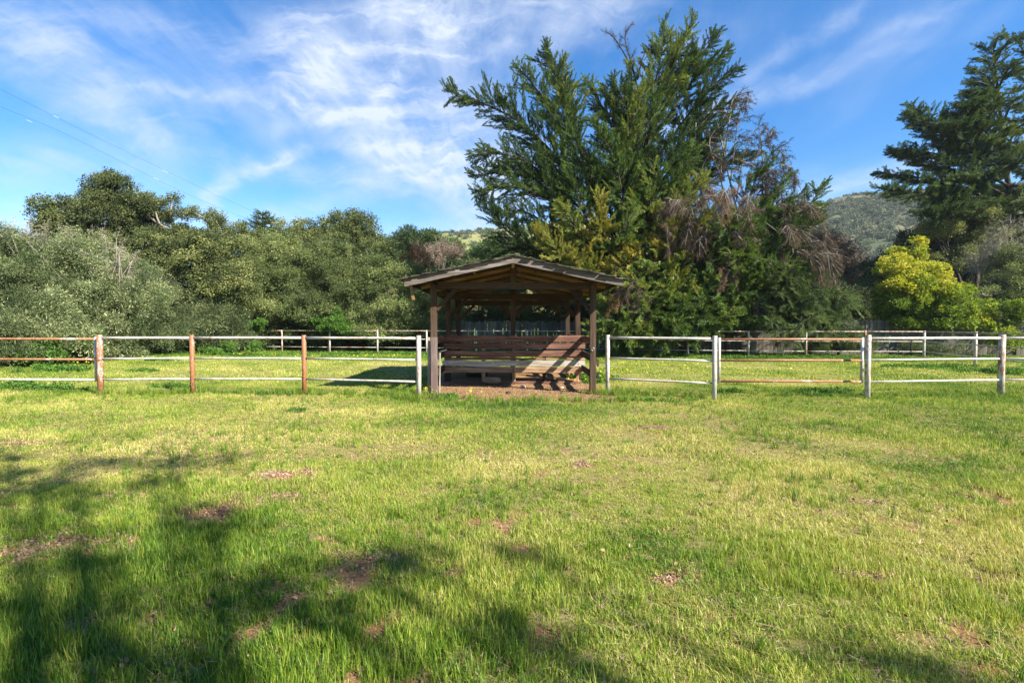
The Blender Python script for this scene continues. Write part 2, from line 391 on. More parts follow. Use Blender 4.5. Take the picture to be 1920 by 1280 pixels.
def dir_euler(d, roll=None):
    d = np.asarray(d, float); d = d / (np.linalg.norm(d, axis=1)[:, None] + 1e-9); n = len(d)
    if roll is None: roll = RNG.uniform(0, 2 * np.pi, n)
    th = np.arccos(np.clip(d[:, 2], -1, 1)); ph = np.arctan2(d[:, 1], d[:, 0])
    cp, sp, ct, st, cr, sr = np.cos(ph), np.sin(ph), np.cos(th), np.sin(th), np.cos(roll), np.sin(roll)
    R = np.zeros((n, 3, 3))     # Rz(ph) Ry(th) Rz(roll)
    R[:, 0, 0] = cp * ct * cr - sp * sr; R[:, 1, 0] = sp * ct * cr + cp * sr; R[:, 2, 0] = -st * cr
    R[:, 2, 1] = st * sr; R[:, 2, 2] = ct
    return np.stack([np.arctan2(R[:, 2, 1], R[:, 2, 2]), -np.arcsin(np.clip(R[:, 2, 0], -1, 1)), np.arctan2(R[:, 1, 0], R[:, 0, 0])], 1)
def unit(v): return v / (np.linalg.norm(v, axis=-1, keepdims=True) + 1e-9)
def rdir(n, r=None):
    r = r or RNG; return unit(r.normal(size=(n, 3)))

# leaf clump prototypes ----------------------------------------------------------
def leaf_clump(name, mat, n, L, Wd, R, updir=.3, seed=0, twigs=3, outward=.6):
    r = np.random.default_rng(seed); v = []; f = []; lv = []
    for i in range(n):
        c = rdir(1, r)[0] * R * r.random() ** .45; c[2] = c[2] * .8
        d = unit(c * outward / R + rdir(1, r)[0] * .7 + np.array([0, 0, updir])); s = unit(np.cross(d, rdir(1, r)[0]))
        l = L * r.uniform(.7, 1.3); w = Wd * r.uniform(.7, 1.2); k = len(v)
        nrm = np.cross(d, s) * w * .35
        v += [c, c + d * l * .5 + s * w + nrm, c + d * l, c + d * l * .5 - s * w + nrm]; f.append((k, k + 1, k + 2, k + 3)); lv.append(r.random())
    for i in range(twigs):
        d = rdir(1, r)[0]; d[2] = abs(d[2]); s = unit(np.cross(d, rdir(1, r)[0])) * .006; k = len(v); e = d * R * 1.05
        v += [-s, s, e + s * .4, e - s * .4]; f.append((k, k + 1, k + 2, k + 3)); lv.append(0)
    return proto(name, v, f, lv, mat)
def cypress_spray(name, mat, seed=0, nodes=15, flat=.55, bend=.12, leaflen=.10, leafw=.022, spread=.62, sub=4, droop=0.0):
    r = np.random.default_rng(seed); v = []; f = []; lv = []
    def tri(c, d, l, w):
        s = unit(np.cross(d, rdir(1, r)[0])); k = len(v)
        v.extend([c - s * w, c + s * w, c + d * l]); f.append((k, k + 1, k + 2)); lv.append(r.random())
    ax = np.array([0, 0, 1.0]); ph = 0
    for i in range(nodes):
        t = i / (nodes - 1); base = ax * t + np.array([bend * t * t, 0, -droop * t * t])
        for sgn in (-1, 1):
            lat = unit(np.array([sgn, r.normal() * flat, 0])) if flat < 5 else unit(np.array([r.normal(), r.normal(), 0]))
            d = unit(ax * (1 - spread + .25) + lat * spread + r.normal(size=3) * .10); ln = (.40 * (1 - t) ** .8 + .07) * r.uniform(.7, 1.15) * min(1, .45 + t * 2)
            for j in range(sub):
                u = (j + .3) / sub; c = base + d * ln * u
                tri(c, unit(d + ax * .3 + rdir(1, r)[0] * .45 - np.array([0, 0, droop * u])), leaflen * r.uniform(.8, 1.4), leafw * r.uniform(.8, 1.4))
        tri(base, unit(ax + rdir(1, r)[0] * .5), leaflen * 1.3, leafw)
    return proto(name, v, f, lv, mat)
def dead_spray(name, mat, seed=0, n=22, L=.5, w=.007, droop=.8):
    r = np.random.default_rng(seed); v = []; f = []; lv = []
    def seg(a, b, w):
        s = unit(np.cross(b - a, rdir(1, r)[0])) * w; k = len(v); v.extend([a - s, a + s, b + s * .5, b - s * .5]); f.append((k, k + 1, k + 2, k + 3)); lv.append(r.random())
    seg(np.zeros(3), np.array([0, 0, 1.0]), w * 1.6)
    for i in range(n):
        t = r.random(); a = np.array([0, 0, t]); d = unit(np.array([r.normal(), r.normal(), .5])); l = L * (1.1 - t) * r.uniform(.4, 1)
        b = a + d * l; seg(a, b, w); c = b + unit(d * .5 + np.array([r.normal() * .3, r.normal() * .3, 0])) * l * .6; seg(b, c, w * .8)
        for q in range(3):
            a2 = a + (b - a) * r.random(); seg(a2, a2 + unit(d + rdir(1, r)[0]) * l * .45, w * .8)
    return proto(name, v, f, lv, mat)
PR = {}
PR['cypress'] = [cypress_spray('cypress_spray', M['cypress'], s, leaflen=.10, leafw=.024, nodes=18, spread=.50) for s in (1, 2, 3)]
PR['conifer'] = [cypress_spray('conifer_spray', M['conifer'], s, flat=.3, leaflen=.11, leafw=.026) for s in (4, 5)]
PR['cedar'] = [cypress_spray('cedar_spray', M['cedar'], s, flat=.25, bend=-.25, leaflen=.09, leafw=.013, sub=5, nodes=16) for s in (6, 7)]
PR['dead'] = [dead_spray('dead_spray', M['dead'], s, 26, .45, .010) for s in (8, 9, 10)]
PR['bare'] = [dead_spray('bare_spray', M['bare'], s, 20, .5, .008) for s in (11, 12)]
PR['pinkbare'] = [dead_spray('bare_bush_spray', M['pinkbare'], s, 26, .5, .012) for s in (13, 14)]
PR['oak'] = [leaf_clump('oak_clump', M['oak'], 66, .115, .043, .42, .2, s) for s in (20, 21, 22)]
PR['olive'] = [leaf_clump('olive_clump', M['olive'], 96, .10, .028, .45, .35, s, 5) for s in (23, 24, 25)]
PR['willow'] = [leaf_clump('willow_clump', M['willow'], 74, .13, .018, .42, .5, s, 7, .45) for s in (26, 27, 28)]
PR['yellow'] = [leaf_clump('yellow_clump', M['yellow'], 40, .17, .075, .42, .1, s) for s in (29, 30)]
PR['bright'] = [leaf_clump('vine_clump', M['bright'], 36, .15, .065, .38, .1, s, 0) for s in (31, 32)]
PR['chaparral'] = [leaf_clump('chaparral_clump', M['chaparral'], 60, .5, .17, 1.0, .2, s, 0) for s in (33, 34)]
PR['pine'] = [leaf_clump('pine_clump', M['cedar'], 60, .32, .035, .45, .5, s) for s in (35, 36)]

# ------------------------------------------------------------------ GROUND
# bare or thin places: (photo px, py, radius x m, radius y m, strength)
BARE = [(520, 897, .24, .16, 1.3), (575, 887, .14, .08, .9), (545, 935, .22, .1, .6), (410, 965, .22, .28, 1.0), (230, 930, .30, .12, .6), (470, 935, .5, .22, .45),
        (150, 1020, .55, .22, .75), (60, 1030, .3, .2, .7), (720, 1050, .16, .10, .9), (835, 1078, .06, .08, .9), (1090, 874, .14, .10, 1.0),
        (1230, 805, .42, .10, 1.0), (1345, 848, .14, .07, .8), (1270, 1085, .20, .08, 1.0), (1625, 1085, .20, .09, 1.1), (1700, 1090, .08, .05, .8), (1540, 1085, .07, .05, .6),
        (1625, 942, .22, .06, .9), (1810, 930, .12, .06, .9), (1880, 885, .3, .07, .9), (1830, 962, .1, .05, .8), (1865, 1080, .16, .07, .8),
        (1560, 755, .3, .15, .4), (40, 832, .3, .12, .8), (1030, 1190, .12, .15, .7), (1380, 1210, .08, .12, .6), (1375, 1150, .1, .05, .5),
        (940, 1275, .08, .06, .9), (600, 965, .12, .1, .4), (640, 1040, .2, .12, .5), (270, 840, .3, .15, .3), (1500, 803, .15, .06, .6), (1345, 762, .2, .12, .8),
        (1060, 758, .5, .12, .8), (1260, 690, 1.8, .4, .55), (1800, 700, .5, .2, .5), (1400, 765, .4, .2, .5), (700, 885, .15, .08, .4), (880, 915, .4, .2, .35),
        (840, 975, .5, .3, .3), (1000, 960, .5, .25, .3), (760, 990, .3, .15, .4), (1150, 900, .5, .2, .25), (560, 1195, .12, .08, .7), (130, 1180, .2, .1, .5), (1750, 1200, .2, .12, .4)]
BAREW = [(G(a, b)[0], G(a, b)[1], rx, ry, s) for a, b, rx, ry, s in BARE]
def soil_mask(x, y):
    m = np.zeros_like(x)
    wx = x + .30 * (fbm(x * 7, y * 7, 5) - .5); wy = y + .22 * (fbm(x * 7, y * 7, 9) - .5)
    for (cx, cy, rx, ry, s) in BAREW:
        m = np.maximum(m, s * np.exp(-(((wx - cx) / rx) ** 2 + ((wy - cy) / ry) ** 2)))
    # the trodden earth under and in front of the shelter
    ex = sstep(2.28, 1.95, np.abs(wx - .05)); ey = sstep(10.0, 10.25, wy + .25 * np.sin(x * 1.7) * .5) * sstep(17.2, 16.6, wy)
    m = np.maximum(m, 1.2 * ex * ey)
    n = fbm(x * 3.1, y * 3.1, 31, 4) * sstep(16, 3, y)
    m = np.maximum(m, .75 * sstep(.68, .73, n))
    return m
def dry_mask(x, y):
    n = fbm(x * .35, y * .35, 51, 4); d = sstep(.38, .68, n)
    d = np.maximum(d * .65, .95 * np.exp(-(((x + 3.9) / 3.6) ** 2 + ((y - 18.5) / 4.2) ** 2)))
    d = np.maximum(d, .6 * np.exp(-(((x + 5) / 4) ** 2 + ((y - 10.2) / 1.0) ** 2)))
    return d
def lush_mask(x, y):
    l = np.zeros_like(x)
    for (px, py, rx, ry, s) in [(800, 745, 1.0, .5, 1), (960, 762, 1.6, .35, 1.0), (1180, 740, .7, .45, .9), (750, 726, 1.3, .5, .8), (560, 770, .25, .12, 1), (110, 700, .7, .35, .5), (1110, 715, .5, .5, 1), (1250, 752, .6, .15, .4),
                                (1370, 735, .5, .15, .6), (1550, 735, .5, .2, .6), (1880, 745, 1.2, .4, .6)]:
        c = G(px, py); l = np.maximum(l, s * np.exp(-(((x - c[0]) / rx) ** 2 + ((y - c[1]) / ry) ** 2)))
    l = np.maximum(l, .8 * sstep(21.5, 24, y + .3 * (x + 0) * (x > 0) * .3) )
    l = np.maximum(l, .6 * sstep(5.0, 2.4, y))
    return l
MOUNDS = [(520, 897, .2, .045), (1090, 874, .12, .03), (1230, 805, .3, .02), (1625, 1085, .14, .02), (720, 1050, .15, .02)]
def height(x, y):
    h = .035 * (fbm(x * .9, y * .9, 3) - .5) + .05 * (fbm(x * .22, y * .22, 4) - .5) * sstep(3, 8, y)
    near = sstep(14, 5, y) * sstep(0, .5, y)
    h = h + near * .022 * (fbm(x * 6, y * 6, 6) - .5)
    for px, py, r, a in MOUNDS:
        c = G(px, py); h = h + a * np.exp(-((x - c[0]) ** 2 + (y - c[1]) ** 2) / r ** 2)
    ex = sstep(2.2, 1.6, np.abs(x)); e = ex * sstep(10.3, 10.9, y) * sstep(17, 16, y)
    h = h + e * (.035 * (fbm(x * 3, y * 3, 8) - .3)) + .07 * sstep(13.25, 13.6, y) * sstep(17, 15.5, y) * ex
    # bank rising under the hedge at the left, and gently towards the far trees
    h = h + sstep(0, 1, (-x - 12) / 8) * sstep(13, 18, y) * .25
    h = h + sstep(34, 90, y) * 2.0 * 0
    return h
def axis_coords(lo_fine, hi_fine, step, far, grow=1.16):
    c = list(np.arange(lo_fine, hi_fine, step)); s = step; v = c[-1]
    while v < far: s *= grow; v += s; c.append(v)
    s = step; v = c[0]; pre = []
    while v > -far: s *= grow; v -= s; pre.append(v)
    return np.array(pre[::-1] + c)
def build_ground():
    xs = axis_coords(-6.5, 6.5, .07, 2500); ys = axis_coords(1.2, 14.5, .07, 2500)
    Xg, Yg = np.meshgrid(xs, ys); x = Xg.ravel(); y = Yg.ravel(); z = height(x, y)
    nx, ny = len(xs), len(ys); i, j = np.meshgrid(np.arange(nx - 1), np.arange(ny - 1)); a = (j * nx + i).ravel()
    f = np.stack([a, a + 1, a + nx + 1, a + nx], 1)
    me = bpy.data.meshes.new('ground'); me.vertices.add(len(x)); me.vertices.foreach_set('co', np.stack([x, y, z], 1).astype(np.float32).ravel())
    me.loops.add(f.size); me.loops.foreach_set('vertex_index', f.ravel().astype(np.int32)); me.polygons.add(len(f))
    me.polygons.foreach_set('loop_start', np.arange(0, f.size, 4).astype(np.int32)); me.polygons.foreach_set('loop_total', np.full(len(f), 4, np.int32))
    me.polygons.foreach_set('use_smooth', [True] * len(f)); me.update(); me.validate()
    for nm, fn in (('soil', soil_mask), ('dry', dry_mask), ('lush', lush_mask)):
        at = me.attributes.new(nm, 'FLOAT', 'POINT'); at.data.foreach_set('value', np.clip(fn(x, y), 0, 1).astype(np.float32))
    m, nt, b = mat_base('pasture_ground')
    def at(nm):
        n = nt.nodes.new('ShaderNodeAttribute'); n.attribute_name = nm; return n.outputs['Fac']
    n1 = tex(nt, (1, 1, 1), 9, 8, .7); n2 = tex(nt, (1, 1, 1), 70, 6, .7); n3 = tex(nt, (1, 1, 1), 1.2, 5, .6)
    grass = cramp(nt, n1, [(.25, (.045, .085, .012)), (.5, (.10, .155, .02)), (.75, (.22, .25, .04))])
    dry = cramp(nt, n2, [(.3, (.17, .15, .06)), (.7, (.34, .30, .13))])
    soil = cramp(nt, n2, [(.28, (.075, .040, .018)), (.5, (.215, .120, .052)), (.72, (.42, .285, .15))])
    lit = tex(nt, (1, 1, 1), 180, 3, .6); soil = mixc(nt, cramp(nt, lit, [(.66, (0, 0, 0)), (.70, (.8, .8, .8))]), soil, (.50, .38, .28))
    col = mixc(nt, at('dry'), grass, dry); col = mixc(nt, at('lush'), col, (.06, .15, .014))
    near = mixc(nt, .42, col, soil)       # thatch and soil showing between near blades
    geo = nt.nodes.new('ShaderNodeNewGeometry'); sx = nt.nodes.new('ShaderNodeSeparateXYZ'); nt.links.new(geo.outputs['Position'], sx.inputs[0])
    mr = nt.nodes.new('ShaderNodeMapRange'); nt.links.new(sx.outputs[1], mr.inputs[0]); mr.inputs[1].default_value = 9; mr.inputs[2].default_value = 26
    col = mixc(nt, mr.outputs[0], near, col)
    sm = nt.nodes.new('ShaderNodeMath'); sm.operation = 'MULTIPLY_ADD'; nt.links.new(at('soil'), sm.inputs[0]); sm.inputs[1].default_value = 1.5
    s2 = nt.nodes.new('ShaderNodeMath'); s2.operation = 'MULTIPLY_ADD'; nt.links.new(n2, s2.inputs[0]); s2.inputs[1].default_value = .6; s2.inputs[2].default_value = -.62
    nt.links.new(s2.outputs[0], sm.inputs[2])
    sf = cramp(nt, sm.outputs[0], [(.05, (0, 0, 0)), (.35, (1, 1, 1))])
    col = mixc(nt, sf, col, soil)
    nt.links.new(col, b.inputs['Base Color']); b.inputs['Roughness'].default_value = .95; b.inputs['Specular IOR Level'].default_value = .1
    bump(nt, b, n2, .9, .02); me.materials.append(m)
    o = link('ground', me); tag(o, kind='structure'); return o
build_ground()

def build_hill(name, prof, d, depth, colors, seed, label_kind='structure', amp=4):
    """prof: list of (px, py) of the skyline at distance d; slope comes forward and down towards the viewer"""
    nx, ny = 140, 40
    pxs = np.linspace(prof[0][0], prof[-1][0], nx); pys = np.interp(pxs, [p[0] for p in prof], [p[1] for p in prof])
    V = []
    for j in range(ny):
        t = j / (ny - 1)
        for i in range(nx):
            top = P(pxs[i], pys[i], d); s = t if t <= .75 else .75
            hh = math.sin((1 - min(t / .75, 1)) * math.pi / 2) if t < .75 else 0
            if j < ny - 8:
                k = j / (ny - 9); yy = d - depth * k; zz = top[2] * (math.cos(k * math.pi / 2)) ** 1.0 + (-2) * k
            else: pass
            V.append((top[0] * (1 - .25 * (j / (ny - 1))), d - depth * j / (ny - 1), max(top[2], 0) * math.cos(j / (ny - 1) * math.pi / 2) - 1.5 * j / (ny - 1)))
    V = np.array(V); n = fbm(V[:, 0] * .03, V[:, 1] * .03, seed, 5) - .5
    w = np.repeat(np.sin(np.linspace(0, 1, ny) * math.pi) ** .5, nx); V[:, 2] += n * amp * 3 * w
    r2 = fbm(V[:, 0] * .12, V[:, 1] * .12, seed + 8, 3) - .5; V[:, 2] += r2 * amp * .5
    back = V[:nx].copy(); back[:, 1] += depth * .8; back[:, 2] = -3; V = np.concatenate([back, V]); ny += 1
    mb = MB(); fs = []
    for j in range(ny - 1):
        for i in range(nx - 1):
            a = j * nx + i; fs.append((a, a + nx, a + nx + 1, a + 1))
    mb.add(V, fs)
    m, nt, b = mat_base(name + '_slope'); n1 = tex(nt, (1, 1, 1.8), .035, 8, .65); n2 = tex(nt, (1, 1, 1), .5, 6, .7)
    col = cramp(nt, n1, [(.36, colors[0]), (.5, colors[1]), (.62, colors[2])]); col = mixc(nt, cramp(nt, n2, [(.4, (0, 0, 0)), (.7, (.7, .7, .7))]), col, colors[3])
    nt.links.new(col, b.inputs['Base Color']); b.inputs['Roughness'].default_value = 1; b.inputs['Specular IOR Level'].default_value = 0
    o = mb.build(name, m, None, True); tag(o, kind='structure')
    return V[nx:].reshape(ny - 1, nx, 3)
HR = build_hill('hill', [(1380, 440), (1440, 412), (1500, 403), (1545, 392), (1590, 384), (1640, 379), (1700, 377), (1760, 376), (1830, 372), (1920, 366), (2050, 362), (2200, 380), (2500, 450)],
                420, 270, ((.08, .095, .05), (.13, .12, .07), (.24, .175, .12), (.07, .085, .045)), 71, amp=5)
HL = build_hill('hill', [(430, 560), (560, 500), (640, 470), (700, 458), (760, 454), (820, 450), (880, 444), (915, 440), (950, 440), (1000, 436), (1080, 430), (1160, 440), (1300, 470)],
                360, 200, ((.13, .15, .05), (.19, .20, .075), (.24, .22, .10), (.11, .13, .05)), 75, amp=3)
def hill_bushes(name, grid, n, seed, lo, hi, scale, label, keep):
    r = np.random.default_rng(seed); ny, nx, _ = grid.shape; u = r.uniform(0, ny * lo, n * 4); v = r.uniform(0, nx - 1.01, n * 4)
    i = u.astype(int); j = v.astype(int); p = grid[i, j] * (1 - (u - i))[:, None] * (1) + grid[np.minimum(i + 1, ny - 1), j] * (u - i)[:, None]
    p = p + (grid[i, j + 1] - grid[i, j]) * (v - j)[:, None]
    m = fbm(p[:, 0] * .03, p[:, 2] * .05 + p[:, 1] * .01, seed, 4) > keep; p = p[m][:n]; k = len(p)
    # each shrub is a few clumps
    q = np.repeat(p, 4, 0) + r.normal(size=(k * 4, 3)) * np.array([1.1, 1.0, .45]) * scale * .6
    q[:, 2] += scale * .4
    o = scatter(name, q, r.uniform(0, 6.28, (len(q), 3)), r.uniform(.6, 1.3, len(q)) * scale, np.repeat(r.uniform(.1, .9, k), 4), PR['chaparral'])
    tag(o, label, 'shrubs', kind='stuff')
hill_bushes('chaparral', HR, 6000, 5, .75, 1, 1.45, 'dark green chaparral shrubs dotting the distant right hill', .36)
hill_bushes('chaparral', HL, 700, 6, .75, 1, 1.2, 'low scrub dotting the grassy distant hill behind the shelter', .52)

# ------------------------------------------------------------------ SHELTER
SX = .03                                                            # centre line of the shelter
sh = thing('horse_shelter', 'open timber run-in shelter with a low gable roof of mossy shakes', 'shelter', (SX, 13.9, 0))
def part(name, mb, mat, parent=None, label=None):
    o = mb.build(name, mat, parent or sh)
    if label: o['label'] = label
    return o
YF, YM, YR = 11.35, 13.95, 16.5
HX = 1.76
def beam(name, a, b, w, h, mat, jit=.004, seg=4, label=None, parent=None, up=(0, 0, 1)):
    mb = MB(); mb.beam(a, b, w, h, jit, seg, up); return part(name, mb, mat, parent, label)
for y, r in ((YF, .128), (YM, .125), (YR, .125)):
    for s in (-1, 1):
        beam('post', (SX + s * HX, y, -.1), (SX + s * HX, y, 2.43), r, r, W('post', 2), .003, 5, up=(0, 1, 0))
beam('post', (SX, YM, -.05), (SX, YM, 2.25), .13, .13, W('post', 2), .003, 5, 'middle post rising behind the boards', up=(0, 1, 0))
beam('post', (SX, YR, -.05), (SX, YR, 2.25), .13, .13, W('post', 2), .003, 5, up=(0, 1, 0))
for y, z in ((YF, 2.40), (YM, 2.31), (YR, 2.25)):
    beam('tie_beam', (SX - HX + .08, y, z), (SX + HX - .08, y, z), .09, .15, W('beam', 0), .003, 5)
for s in (-1, 1):                                                   # plates carrying the rafters
    beam('wall_plate', (SX + s * 1.80, 10.92, 2.50), (SX + s * 1.80, 17.0, 2.50), .13, .15, W('beam', 1), .003, 6)
beam('ridge_beam', (SX, 10.85, 2.86), (SX, 17.05, 2.86), .06, .16, W('bounce_gold', 1), .002, 5)
beam('king_post', (SX, YF, 2.47), (SX, YF, 2.80), .13, .09, W('beam', 2), .002, 2, up=(0, 1, 0))
beam('king_post', (SX, YM, 2.38), (SX, YM, 2.80), .12, .08, W('beam', 2), .002, 2, up=(0, 1, 0))
for y, zb in ((YF, 2.33), (YM, 2.24), (YR, 2.18)):                   # knee braces across
    for s in (-1, 1):
        beam('knee_brace', (SX + s * (HX - .06), y, zb - .46), (SX + s * (HX - .50), y, zb), .07, .085, W('beam' if s < 0 else 'brown', 0), .003, 2)
for y in (YM, YR):
    for s in (-1, 1): beam('knee_brace', (SX + s * .05, y + .0, 1.74 if y == YR else 1.84), (SX + s * .40, y, 2.17), .06, .075, W('brown', 0), .003, 2)
for s in (-1, 1):                                                   # knee braces along the plates
    for y, t in ((YF, 1), (YM, -1), (YM, 1), (YR, -1)):
        beam('knee_brace', (SX + s * 1.77, y + t * .06, 1.95), (SX + s * 1.79, y + t * .50, 2.43), .07, .08, W('brown', 1), .003, 2)
# rafters and roof boards.  Slope: ridge underside 2.94 at centre, eave 2.44 at 2.33 out
SL = (.50) / 2.33
def rz(ax): return 2.945 - SL * ax
for k in range(5):
    y = 11.02 + k * 1.36
    for s in (-1, 1): beam('rafter', (SX + s * .03, y, rz(.03) - .035), (SX + s * 2.22, y, rz(2.22) - .035), .05, .07, W('bounce_gold', 0), .002, 4)  # bounced sunlight is put into the golden rafter colour
for s in (-1, 1):                                                   # roof boards (spaced sheathing) running along the ridge
    for k in range(15):
        ax = .09 + k * .155
        if ax > 2.30: break
        a = (SX + s * ax, 10.84 + random.uniform(0, .03), rz(ax) + .012); b = (SX + s * ax, 17.08, rz(ax) + .012)
        beam('roof_board', a, b, .125, .02, W('underside', 1), .0015, 3, up=(s * SL, 0, 1))  # board colour darkened to paint the shade between rafters
    # barge boards, front and rear
    for y in (10.80, 17.12):
        beam('barge_board', (SX + s * .0, y, rz(0) - .035), (SX + s * 2.305, y, rz(2.305) - .035), .04, .155, W('barge', 0), .004, 7)
    beam('fascia_board', (SX + s * 2.31, 10.84, rz(2.31) - .01), (SX + s * 2.31, 17.08, rz(2.31) - .01), .03, .07, W('brown', 1), .004, 6)
# wood shakes: the two front columns one by one, the rest joined
def shake(mb, s, ax, y, w, L):
    tilt = .012; t = random.uniform(.012, .040); z0 = rz(ax) + .035; x0 = ax - L * .5; x1 = ax + L * .5
    y0, y1 = y, y + w; dz = random.uniform(-.004, .020); sk = random.uniform(-.012, .012)
    def Z(x, up): return rz(x) + .024 + (.012 if x > ax else 0) + dz + (t if up else 0) * (1 if x > ax else .4)
    v = [(SX + s * xx, yy + (sk if xx == x1 else 0), Z(xx, u)) for u in (0, 1) for xx in (x0, x1) for yy in (y0, y1)]
    f = [(0, 1, 3, 2), (4, 6, 7, 5), (0, 4, 5, 1), (2, 3, 7, 6), (0, 2, 6, 4), (1, 5, 7, 3)]
    if s < 0: f = [tuple(reversed(q)) for q in f]
    mb.add(v, f)
mm, nt, b = mat_base('mossy_shakes'); n = tex(nt, (3, 22, 3), 1, 6, .6); n2 = tex(nt, (1, 1, 1), 4, 5, .65)
c = cramp(nt, n, [(.35, (.018, .014, .012)), (.52, (.055, .046, .038)), (.7, (.15, .13, .11))]); c = mixc(nt, cramp(nt, n2, [(.5, (0, 0, 0)), (.62, (.85, .85, .85))]), c, (.055, .062, .022))
nt.links.new(c, b.inputs['Base Color']); b.inputs['Roughness'].default_value = 1; bump(nt, b, n, .8, .01)
rest = MB()
for s in (-1, 1):
    ax = 2.30; row = 0
    while ax > -.02:
        y = 10.74 + random.uniform(-.05, .02); col = 0
        while y < 17.12:
            w = random.uniform(.10, .20)
            if col < 4:
                mb = MB(); shake(mb, s, ax + random.uniform(-.012, .012), y, w - .008, .21 + random.uniform(-.02, .03)); part('shake', mb, mm)
            else: shake(rest, s, ax + random.uniform(-.012, .012), y, w - .008, .21)
            y += w; col += 1
        ax -= .125; row += 1
o = part('shakes', rest, mm); o['kind'] = 'stuff'
for k in range(14):                                                   # ridge caps
    mb = MB(); y = 10.76 + k * .46
    for s in (-1, 1): mb.beam((SX + s * .075, y, rz(.075) + .065), (SX + s * .075, y + .47, rz(.075) + .072), .17, .016, .003, 1, (s * SL, 0, 1))
    part('ridge_cap', mb, mm)
# a torn slat hanging from the left eave
beam('hanging_slat', (SX - 2.20, 10.95, 2.47), (SX - 2.14, 11.0, 2.07), .06, .012, W('bounce_gold', 2), .003, 2, 'loose slat hanging below the left eave', up=(0, 1, 0))
beam('rafter', (SX - .83, 11.1, rz(.9) - .12), (SX - .9, 11.1, rz(.9) - .02), .045, .04, W('bounce_gold', 0), .002, 1)
# boards of the back rail, front face about y=13.3
YB = 13.3
def hb(x0, x1, y0, y1, mat, label=None, jit=.006, seg=7, th=.04, dy=0.0, notch=False):
    d = YB + dy; za = P(960, y0, d)[2]; zb = P(960, y1, d)[2]; xa = X(x0, d); xb = X(x1, d)
    if not notch:
        return beam('board', (xa, d, (za + zb) / 2), (xb, d, (za + zb) / 2), th, za - zb, mat, jit, seg, label)
    mb = MB(); n = 24; v = []; cx = (xa + xb) / 2 + .0
    for i in range(n + 1):
        x = xa + (xb - xa) * i / n; g = abs(x - cx)
        top = za - .045 * math.exp(-((g - .12) / .07) ** 2) + random.gauss(0, .002)
        for yy in (d - th / 2, d + th / 2): v += [(x, yy, zb + random.gauss(0, .002)), (x, yy, top)]
    f = []
    for i in range(n):
        a = 4 * i; f += [(a, a + 4, a + 5, a + 1), (a + 2, a + 3, a + 7, a + 6), (a + 1, a + 5, a + 7, a + 3), (a, a + 2, a + 6, a + 4)]
    f += [(0, 1, 3, 2), (4 * n, 4 * n + 2, 4 * n + 3, 4 * n + 1)]
    mb.add(v, f); return part('board', mb, mat, None, label)
hb(830, 1095, 629, 640.5, W('red', 0), 'top board with its upper edge chewed away at the middle', notch=True)
hb(832, 1097, 643, 653.2, W('red', 0))
hb(831, 1096, 657.3, 668.5, W('red', 0), 'reddish brown board, third from the top')
hb(833, 960, 669.8, 674.5, W('red', 0), dy=.03); hb(961, 1022, 671, 675, W('red', 0), dy=.03); hb(1023, 1097, 669.6, 673.8, W('tan', 0), dy=.03)
hb(829, 1097, 676, 686.4, W('grey', 0), 'grey weathered board')
hb(830, 962, 688, 698.4, W('tan', 0), 'left tan board of the lowest row'); hb(963, 1095, 687.6, 698.2, W('tan', 0), 'right tan board of the lowest row')
hb(829, 1090, 715, 725, W('red', 0), 'base board half buried in the earth', dy=-.02)
for x0, x1, k in ((833, 845, 'brown'), (903, 909.5, 'tan'), (960.5, 967, 'tan'), (1017.5, 1024, 'brown'), (1080.5, 1086, 'red')):
    d = YB + .055; xa, xb = X(x0, d), X(x1, d)
    beam('upright', ((xa + xb) / 2, d, -.02), ((xa + xb) / 2, d, 1.25), (xb - xa), .06, W(k, 2), .003, 3, up=(0, 1, 0))
# side rails between the front posts and the panel, and further back
for s in (-1, 1):
    for z, h, k in ((1.18, .17, 'red'), (.79, .16, 'brown'), (.42, .15, 'brown')):
        beam('side_rail', (SX + s * 1.80, YF + .06, z), (SX + s * 1.80, YB + .02, z), .035, h, W(k, 1), .004, 4)
        beam('side_rail', (SX + s * 1.80, YM + .06, z), (SX + s * 1.80, YR - .06, z), .035, h, W(k, 1), .004, 4)
# cleats and ring bolts
beam('cleat', (SX + 1.87, YF - .02, .62), (SX + 1.87, YF - .02, .78), .05, .05, W('brown', 2), .002, 1, up=(0, 1, 0))
beam('cleat', (SX + 1.87, YF - .02, .34), (SX + 1.87, YF - .02, .48), .05, .05, W('brown', 2), .002, 1, up=(0, 1, 0))
def ring(px, py, d, R=.033):
    c = P(px, py, d); pts = [c + np.array([R * math.sin(t), -.01, R * math.cos(t)]) for t in np.linspace(0, 2 * math.pi, 15)]
    mb = MB(); mb.tube(pts, .006, 5, False); mb.tube([c + np.array([0, .04, R]), c + np.array([0, -.02, R])], .008, 5)
    part('tie_ring', mb, M['iron'])
ring(1111.5, 654.5, YF - .09, .03); ring(804, 655.5, 11.24, .035)
